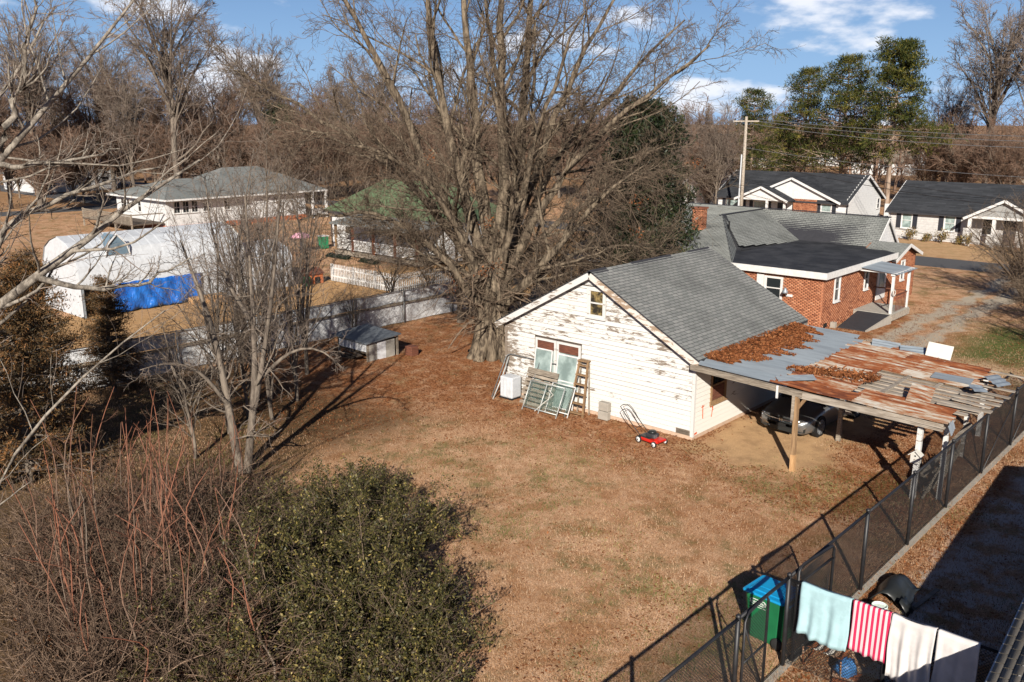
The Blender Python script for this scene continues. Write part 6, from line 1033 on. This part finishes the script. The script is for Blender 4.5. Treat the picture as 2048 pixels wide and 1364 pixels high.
# --- privet mass: several bushes
def privet(seed, label, x, y, rx, ry, h, nl, nst=60):
    rg = RG(seed); T = thing('privet_bush', label, 'bush', (x, y, 0), group='privet bushes of the thicket'); L = []
    for k in range(nst):
        a = rg.uniform(0, 6.28); q = math.sqrt(rg.uniform(0, 1)); tx, ty = x + rx * q * math.cos(a), y + ry * q * math.sin(a); tz = h * math.sqrt(max(.05, 1 - .75 * q * q)) * rg.choice([rg.uniform(.4, .9), rg.uniform(.7, 1.45)]); bx, by = x + (tx - x) * .35, y + (ty - y) * .35
        L.append(([(bx, by, -.05), (bx + (tx - bx) * .3, by + (ty - by) * .3, tz * .5), (bx + (tx - bx) * .7, by + (ty - by) * .7, tz * .85), (tx, ty, tz)], rg.uniform(.012, .028), .006))
    P = np.stack([resample(p, 7) for p, _, _ in L]); R = np.stack([np.linspace(a, b, 7) for _, a, b in L]); s1 = spawn(rg, P, R, 9, (.25, 1), (25, 75), (.2, .42), 5, .2, .02, .45, .2, .005); s2 = spawn(rg, *s1, 4, (.15, 1), (25, 70), (.35, .7), 4, .2, .05, .5, .2, .0035)
    V, F, t = cat_([tubes(P, R, 4, rg), tubes(*s1, 3, rg), tubes(*s2, 3, rg)]); npmesh('stems', V, F, 'stalk', T, t)
    S2 = s2[0].reshape(-1, 3); dens = np.abs(np.sin(S2[:, 0] * 3.1 + S2[:, 1] * 2.3) * np.cos(S2[:, 1] * 3.7 - S2[:, 2] * 4)) + .12; i = rg.choice(len(S2), nl, p=dens / dens.sum()); C_ = S2[i] + rg.normal(size=(nl, 3)) * .035; V, F = leafset(rg, C_, .068, .45, .35); npmesh('foliage', V, F, 'leaf_privet', T, np.repeat(np.clip(rg.normal(.5, .22, nl), 0, 1), 4))
PV = [(725, 19.4, 2.4, 1.9, 1.7, 15000, 'right hand privet bush shading the lawn'), (640, 21.8, 2.2, 1.7, 1.1, 10000, 'privet bush at the back of the thicket near the lawn'), (580, 18.4, 2.2, 1.8, 1.6, 14000, 'privet bush in the middle of the thicket'), (700, 16.4, 2.3, 1.7, 1.8, 16000, 'privet bush at the bottom of the picture right of the suckers'), (815, 15.6, 1.5, 1.3, 1.4, 9000, 'leafy privet bush at the bottom right of the thicket'), (450, 20.8, 1.9, 1.5, 1.2, 8000, 'privet bush below the twin stemmed tree'), (490, 15.9, 2.0, 1.5, 1.5, 12000, 'privet bush at the bottom edge among the suckers'), (350, 18.5, 2.0, 1.6, 1.1, 7000, 'sparse privet bush among the red suckers'), (280, 16.0, 1.9, 1.5, 1.1, 6000, 'low privet bush under the bottom left suckers'), (720, 23.0, 1.3, 1.0, .6, 3000, 'small low privet sprig at the lawn edge'), (640, 14.4, 1.6, 1.1, 1.2, 8000, 'privet bush cut by the bottom edge of the picture'), (800, 14.2, 1.2, .9, .9, 5000, 'low privet bush cut by the bottom edge at the lawn side')]
for i, (px, d, rx, ry, h, nl, lb) in enumerate(PV): x, y = polar(px, d); privet(400 + i, lb, x, y, rx, ry, h, nl, 45)
# bare tangle on the thicket floor, left
rg = RG(88); n = 1100; P0 = []
for i in range(n):
    px = rg.uniform(-120, 480); d = rg.uniform(14.8, 24); x, y = polar(px, d); a = rg.uniform(0, 6.28); l = rg.uniform(.5, 1.6); z = rg.uniform(.05, 1.3) * (1 if px < 420 else .6); P0.append(resample([(x, y, 0), (x + l * .4 * math.cos(a), y + l * .4 * math.sin(a), z * .8 + .2), (x + l * math.cos(a), y + l * math.sin(a), z * 1.2)], 5))
P = np.stack(P0); R = np.linspace(.018, .008, 5)[None] * rg.uniform(.5, 1.3, (n, 1)); q1 = spawn(rg, P, R, 6, (.15, 1), (25, 75), (.3, .6), 4, .22, .05, .6, .2, .006); q2 = spawn(rg, *q1, 2, (.2, 1), (25, 60), (.4, .7), 3, .15, .05, .6, .2, .005); V, F, t = cat_([tubes(P, R, 3, rg), tubes(*q1, 3, rg), tubes(*q2, 3, rg)]); tag(npmesh('brush_tangle', V, F, 'twig_dark', None, t), 'tangle of dead brown brush on the thicket floor', kind='stuff')
leaf_heap('thicket_litter', 'dry leaves and straw lying under the thicket', 9000, lambda rg, n: np.stack([*polar_v(rg.uniform(-120, 700, n), rg.uniform(14.3, 23, n)), rg.uniform(.01, .5, n) ** 2], 1), .035, 89)
# --- conifers
def conifer(seed, name, label, h, base, rad, mat, bark, nw, per, clump, shape, leaf=.5, ncl=26, group=None, droop=0, r=.25, nsp=5, wid=.28, flat=.55):
    rg = RG(seed); T = thing(name, label, 'tree', group=group); zs = np.linspace(base, h * .985, nw); B = []
    tr = resample([(0, 0, -.2), (rg.normal() * .15, rg.normal() * .15, h * .5), (0, 0, h)], 10); V, F, t = tubes(tr[None], np.linspace(r, .04, 10)[None], 9, rg); npmesh('trunk', V, F, bark, T, t, True, True); CC = []
    for z in zs:
        s = shape((z - base) / (h - base)); a0 = rg.uniform(0, 6.28)
        for k in range(per):
            a = a0 + 6.283 * k / per + rg.normal() * .3; L_ = rad * s * rg.uniform(.55, 1.15); c, s_ = math.cos(a), math.sin(a); e = rg.uniform(-.05, .4) - droop; zz = z + rg.normal() * .15; B.append(resample([(0, 0, zz), (c * L_ * .5, s_ * L_ * .5, zz + L_ * e * .35), (c * L_, s_ * L_, zz + L_ * e)], 5))
    P = np.stack(B); R = np.tile(np.linspace(.07, .02, 5), (len(B), 1)); s1 = spawn(rg, P, R, nsp, (.3, 1), (25, 65), (.25, .5), 3, .1, .15, .6, .3, .015); V, F, t = cat_([tubes(P, R, 4, rg), tubes(*s1, 3, rg)]); npmesh('branches', V, F, bark, T, t, False, True)
    C_ = np.concatenate([s1[0][:, -1], s1[0][:, 1], P[:, -1], P[:, 3]] if flat == .55 else [s1[0][:, -1], P[:, -1], P[:, 3]]); n = len(C_); C2 = (C_[:, None] + rg.normal(size=(n, ncl, 3)) * np.array([clump, clump, clump * flat])).reshape(-1, 3); V, F = leafset(rg, C2, leaf, wid, .5); tn = np.repeat(np.clip(rg.normal(.42, .2, n), 0, 1), ncl) + rg.normal(size=n * ncl) * .12; npmesh('needles', V, F, mat, T, np.repeat(np.clip(tn, 0, 1), 4), False, True); return T
GP = 'pines behind the white houses'; pshape = lambda q: (1.0 - .72 * q) * (.62 + .5 * math.sin(q * 9.0) ** 2)
p1 = conifer(501, 'pine_tree', 'pine', 17, 6.4, 5.4, 'needle_pine', 'bark_pine', 15, 6, .32, pshape, .44, 34, GP, nsp=5, wid=.16, flat=.35); p2 = conifer(502, 'pine_tree', 'pine', 15, 4.0, 4.0, 'needle_pine', 'bark_pine', 15, 6, .32, lambda q: (1 - .55 * q ** 2) * (.45 + .6 * math.sin(q * 8 + 1) ** 2), .42, 24, GP, nsp=4, wid=.16, flat=.4); pd = [0, 0]
for k, px, d, s, lb in [(0, 1790, 104, 1.03, 'tallest pine with bare lower trunk between the two houses'), (1, 1690, 112, 1.1, 'broad dark pine left of the tallest pine'), (1, 1612, 122, 1.05, 'narrower dark pine above the white house roof'), (1, 1508, 116, .88, 'pine just right of the utility pole'), (1, 1570, 126, .7, 'low dark pine above the left end of the black roof')]:
    x, y = polar(px, d); o = (p1, p2)[k] if not pd[k] else copy_tree((p1, p2)[k]); pd[k] = 1; o.location = (x, y, 0); o.rotation_euler = (0, 0, rnd.uniform(0, 6)); o.scale = (s, s, s); tag(o, lb, 'tree', GP)
c1 = conifer(511, 'cedar_tree', 'rusty brown cedar half hidden by branches at the left edge', 6.8, .4, 2.2, 'needle_cedar', 'bark_grey', 18, 8, .16, lambda q: (1.02 - .75 * q) * (.7 + .4 * math.sin(q * 23) ** 2), .15, 20, None, .1, .16, nsp=4, wid=.2); x, y = polar(15, 31.5); c1.location = (x, y, 0); c1.scale = (.82, .82, .85)
c2 = copy_tree(c1, None, (*polar(170, 36), 0), 2, .62, 'smaller rusty cedar left of the blue tarp'); c3 = copy_tree(c1, None, (*polar(-40, 27.5), 0), 4, .85, 'rusty cedar cut by the left edge below the pale limb')
e1 = conifer(521, 'evergreen_tree', 'dark evergreen tree standing behind the great bare tree', 11.5, .8, 3.1, 'leaf_dark', 'bark_grey', 18, 9, .32, lambda q: 1.0 - .6 * q ** 1.5, .26, 26, None, .05, .2); e1.location = (-10.4, 12.4, 0); e1.scale = (.86, .86, .92)
e3 = copy_tree(e1, None, (*polar(1935, 150), 0), 1, .7, 'far dark evergreen below the big grey tree'); e4 = copy_tree(e1, None, (*polar(560, 120), 0), 1, 1.0, 'far dark evergreen in the wood left of the great tree'); e5 = copy_tree(e1, None, (*polar(1560, 92), 0), 1, .42, 'low dark evergreen behind the left of the white house') if False else None
# --- bare shrub mass at the right, its neighbours
def bareshrub(seed, name, label, x, y, n, h, rad, mat, cat='shrub', rr=.02):
    rg = RG(seed); T = thing(name, label, cat, (x, y, 0)); L = []
    for k in range(n):
        a = rg.uniform(0, 6.28); e = rg.uniform(.25, 1); L.append(([(x, y, 0), (x + rad * .4 * e * math.cos(a), y + rad * .4 * e * math.sin(a), h * .55 * rg.uniform(.6, 1.2)), (x + rad * e * math.cos(a), y + rad * e * math.sin(a), h * rg.uniform(.55, 1.1) * (1.15 - .4 * e))], rr, rr * .35))
    tree_mesh(T, rg, L, [dict(k=9, t=(.2, 1), ang=(25, 70), ln=(.25, .5), n=5, wob=.2, trop=.03, rf=.5, rmin=.009), dict(k=6, t=(.2, 1), ang=(25, 70), ln=(.35, .7), n=4, wob=.2, trop=.02, rf=.5, rmin=.007), dict(k=4, t=(.2, 1), ang=(25, 60), ln=(.4, .8), n=3, wob=.15, trop=.02, rf=.6, rmin=.0055)], mat, mat, (5, 3, 3, 3), 1, 6, False, cname='twigs', tname='stems'); return T
bareshrub(601, 'bare_shrub', 'large tangled bare shrub at the right edge by the road', 2.2, 32.2, 30, 4.8, 4.6, 'twig', rr=.055); bareshrub(602, 'bare_shrub', 'low bare shrub in front of the large tangled shrub', 4.0, 27.4, 18, 2.2, 2.4, 'twig', rr=.035); bareshrub(603, 'bare_shrub', 'tangled bare shrub before the pale house porch', 1.0, 38.4, 20, 3.0, 2.8, 'twig_brown', rr=.04)
x, y = -13.2, 57.1
SHB = [(-12.2, 55.6, .9, 'leftmost small shrub below the pale house windows'), (-10.8, 55.6, .6, 'second small shrub below the pale house windows'), (-9.5, 55.5, .95, 'middle small shrub below the pale house windows'), (-8.2, 55.4, .65, 'fourth small shrub below the pale house windows'), (-7.3, 54.9, .9, 'small shrub at the porch corner of the pale house')]
for i, (x, y, s, lb) in enumerate(SHB):
    rg = RG(620 + i); T = thing('foundation_shrub', lb, 'shrub', (x, y, 0), group='shrubs along the pale house'); L = [([(x, y, 0), (x + rg.normal() * .12, y + rg.normal() * .12, .3 * s), (x + rg.normal() * .3 * s, y + rg.normal() * .3 * s, rg.uniform(.6, 1.1) * s)], .02, .008) for k in range(9)]; P = np.stack([resample(p, 5) for p, _, _ in L]); R = np.tile(np.linspace(.02, .01, 5), (9, 1)); V, F, t = tubes(P, R, 4, rg); npmesh('stems', V, F, 'stalk', T, t); C_ = (P[:, 2:].reshape(-1, 3)[:, None] + rg.normal(size=(27, 14, 3)) * .12 * s).reshape(-1, 3); V, F = leafset(rg, C_, .13, .5, .4); npmesh('foliage', V, F, 'shrub_gold', T, np.repeat(rg.uniform(0, 1, len(C_)), 4))
# off frame tree right of the carport whose shadow falls on the green grass
OT = bareshrub(605, 'bare_tree', 'bare tree just outside the right edge above the green grass', 8.8, 18.2, 12, 6.5, 3.2, 'twig', 'tree', .07)
# ------------------------------------------------------------------ ground cover
def inview(rg, n, ymin, ymax, pmin=-60, pmax=2300):
    """ground points spread over the nearer yard, denser nearby"""
    px = rg.uniform(pmin, pmax, n); d = np.exp(rg.uniform(math.log(ymin), math.log(ymax), n)); th = R_(42) - np.arctan((px - 1024) / 1853); dd = d / np.cos(np.arctan((px - 1024) / 1853)); return 14.01 - np.sin(th) * dd, -24.21 + np.cos(th) * dd
def clear(x, y): return ~(((x > -8.1) & (x < .05) & (y > -.03) & (y < 7.6)) | ((x > .3) & (x < 3.6 + .5 * np.sin(y * 1.7)) & (y > -.5 + .45 * np.sin(x * 2.1) + .2 * np.sin(x * 5.3)) & (y < 7.5) & (np.sin(x * 91.7 + y * 57.3) * 43.7 % 1 > .06)) | ((x > 11.7) & (y < .3)) | ((x > -18.4) & (x < -3.4) & (y > 17.5)))
def patch(x, y, s, ph): return .5 + .25 * np.sin(x * s + ph) * np.cos(y * s * 1.3 - ph) + .25 * np.sin((x + y) * s * .7 + ph * 2)
_vn = RG(5).random((64, 64))
def vnoise(x, y, s):
    x, y = x * s + 900, y * s + 900; i, j = np.floor(x).astype(int), np.floor(y).astype(int); f, g = x - i, y - j; f = f * f * (3 - 2 * f); g = g * g * (3 - 2 * g); A = lambda a, b: _vn[a % 64, b % 64]
    return (A(i, j) * (1 - f) + A(i + 1, j) * f) * (1 - g) + (A(i, j + 1) * (1 - f) + A(i + 1, j + 1) * f) * g
def fbm(x, y, s): return .5 * vnoise(x, y, s) + .3 * vnoise(x, y, s * 2.3) + .2 * vnoise(x, y, s * 5.1)
rg = RG(901); n = 420000; x, y = inview(rg, n, 13.5, 46); k = clear(x, y) & (x > -20) & (x < 11.6); k &= rg.random(n) < .35 + 1.0 * fbm(x, y, .9); lz = np.clip((y + 3.2) / 2, 0, 1) * ((x < 1) & (x > -19.5)) + np.exp(-(np.hypot(x + 12, y - 3.5) / 8) ** 2) + .8 * ((x > -19.5) & (x < -8) & (y > -8)); k &= rg.random(n) > lz * .85; x, y = x[k], y[k]; n = len(x); h = rg.uniform(.02, .07, n); a = rg.uniform(0, 6.28, n); le = rg.uniform(.3, 1.6, n) * h; w = rg.uniform(.003, .0055, n) * (1 + np.hypot(x - 14, y + 24) / 60)
B0 = np.stack([x - w * np.sin(a), y + w * np.cos(a), np.zeros(n)], 1); B1 = np.stack([x + w * np.sin(a), y - w * np.cos(a), np.zeros(n)], 1); Tp = np.stack([x + le * np.cos(a), y + le * np.sin(a), h], 1)
g = fbm(x + 7, y, .45) + rg.normal(size=n) * .09 > .63; V = np.stack([B0, B1, Tp], 1); tt = np.clip(.1 + .95 * fbm(x, y + 13, .6) + rg.normal(size=n) * .28, 0, 1)
for sel, mat, nm, lb in ((~g, 'grass_dead', 'dead_grass', 'straw coloured winter grass of the yard'), (g, 'grass_green', 'green_grass', 'scattered green tufts in the winter lawn')):
    v = V[sel].reshape(-1, 3); tag(npmesh(nm, v, np.arange(len(v)).reshape(-1, 3), mat, None, np.repeat(tt[sel], 3)), lb, kind='stuff')
# fallen leaves: thick near the great tree and the shed, thin over the lawn
def fallen(rg, n):
    x, y = inview(rg, n * 4, 13.5, 50); dt = np.hypot(x + 12, y - 3.5); f = fbm(x, y, .8); p = .012 + .09 * (f > .58) + .95 * np.exp(-(dt / 7) ** 2) + .55 * ((x > -19.5) & (x < -8.5) & (y > -8)) + .8 * np.clip((y + 3.6) / 2.2, 0, 1) * ((x < 1) & (x > -19.5)) * (f > .3) + .5 * ((x > 4) & (y > -3) & (x < 7.6)) + .5 * ((x > 7.9) & (x < 8.6)) + .22 * ((x > .5) & (y > -3) & (x < 7.6)) * (f > .5) + .5 * ((x > -3.4) & (x < -.9) & (y > 15) & (y < 25))
    k = (rg.random(n * 4) < p) & clear(x, y) & (x > -19.8) & (x < 11.6); x, y = x[k][:n], y[k][:n]; return np.stack([x, y, rg.uniform(.01, .035, len(x))], 1)
leaf_heap('fallen_leaves', 'orange brown leaves fallen over the lawn and along the walls', 75000, fallen, .03, 907, flat=.16)
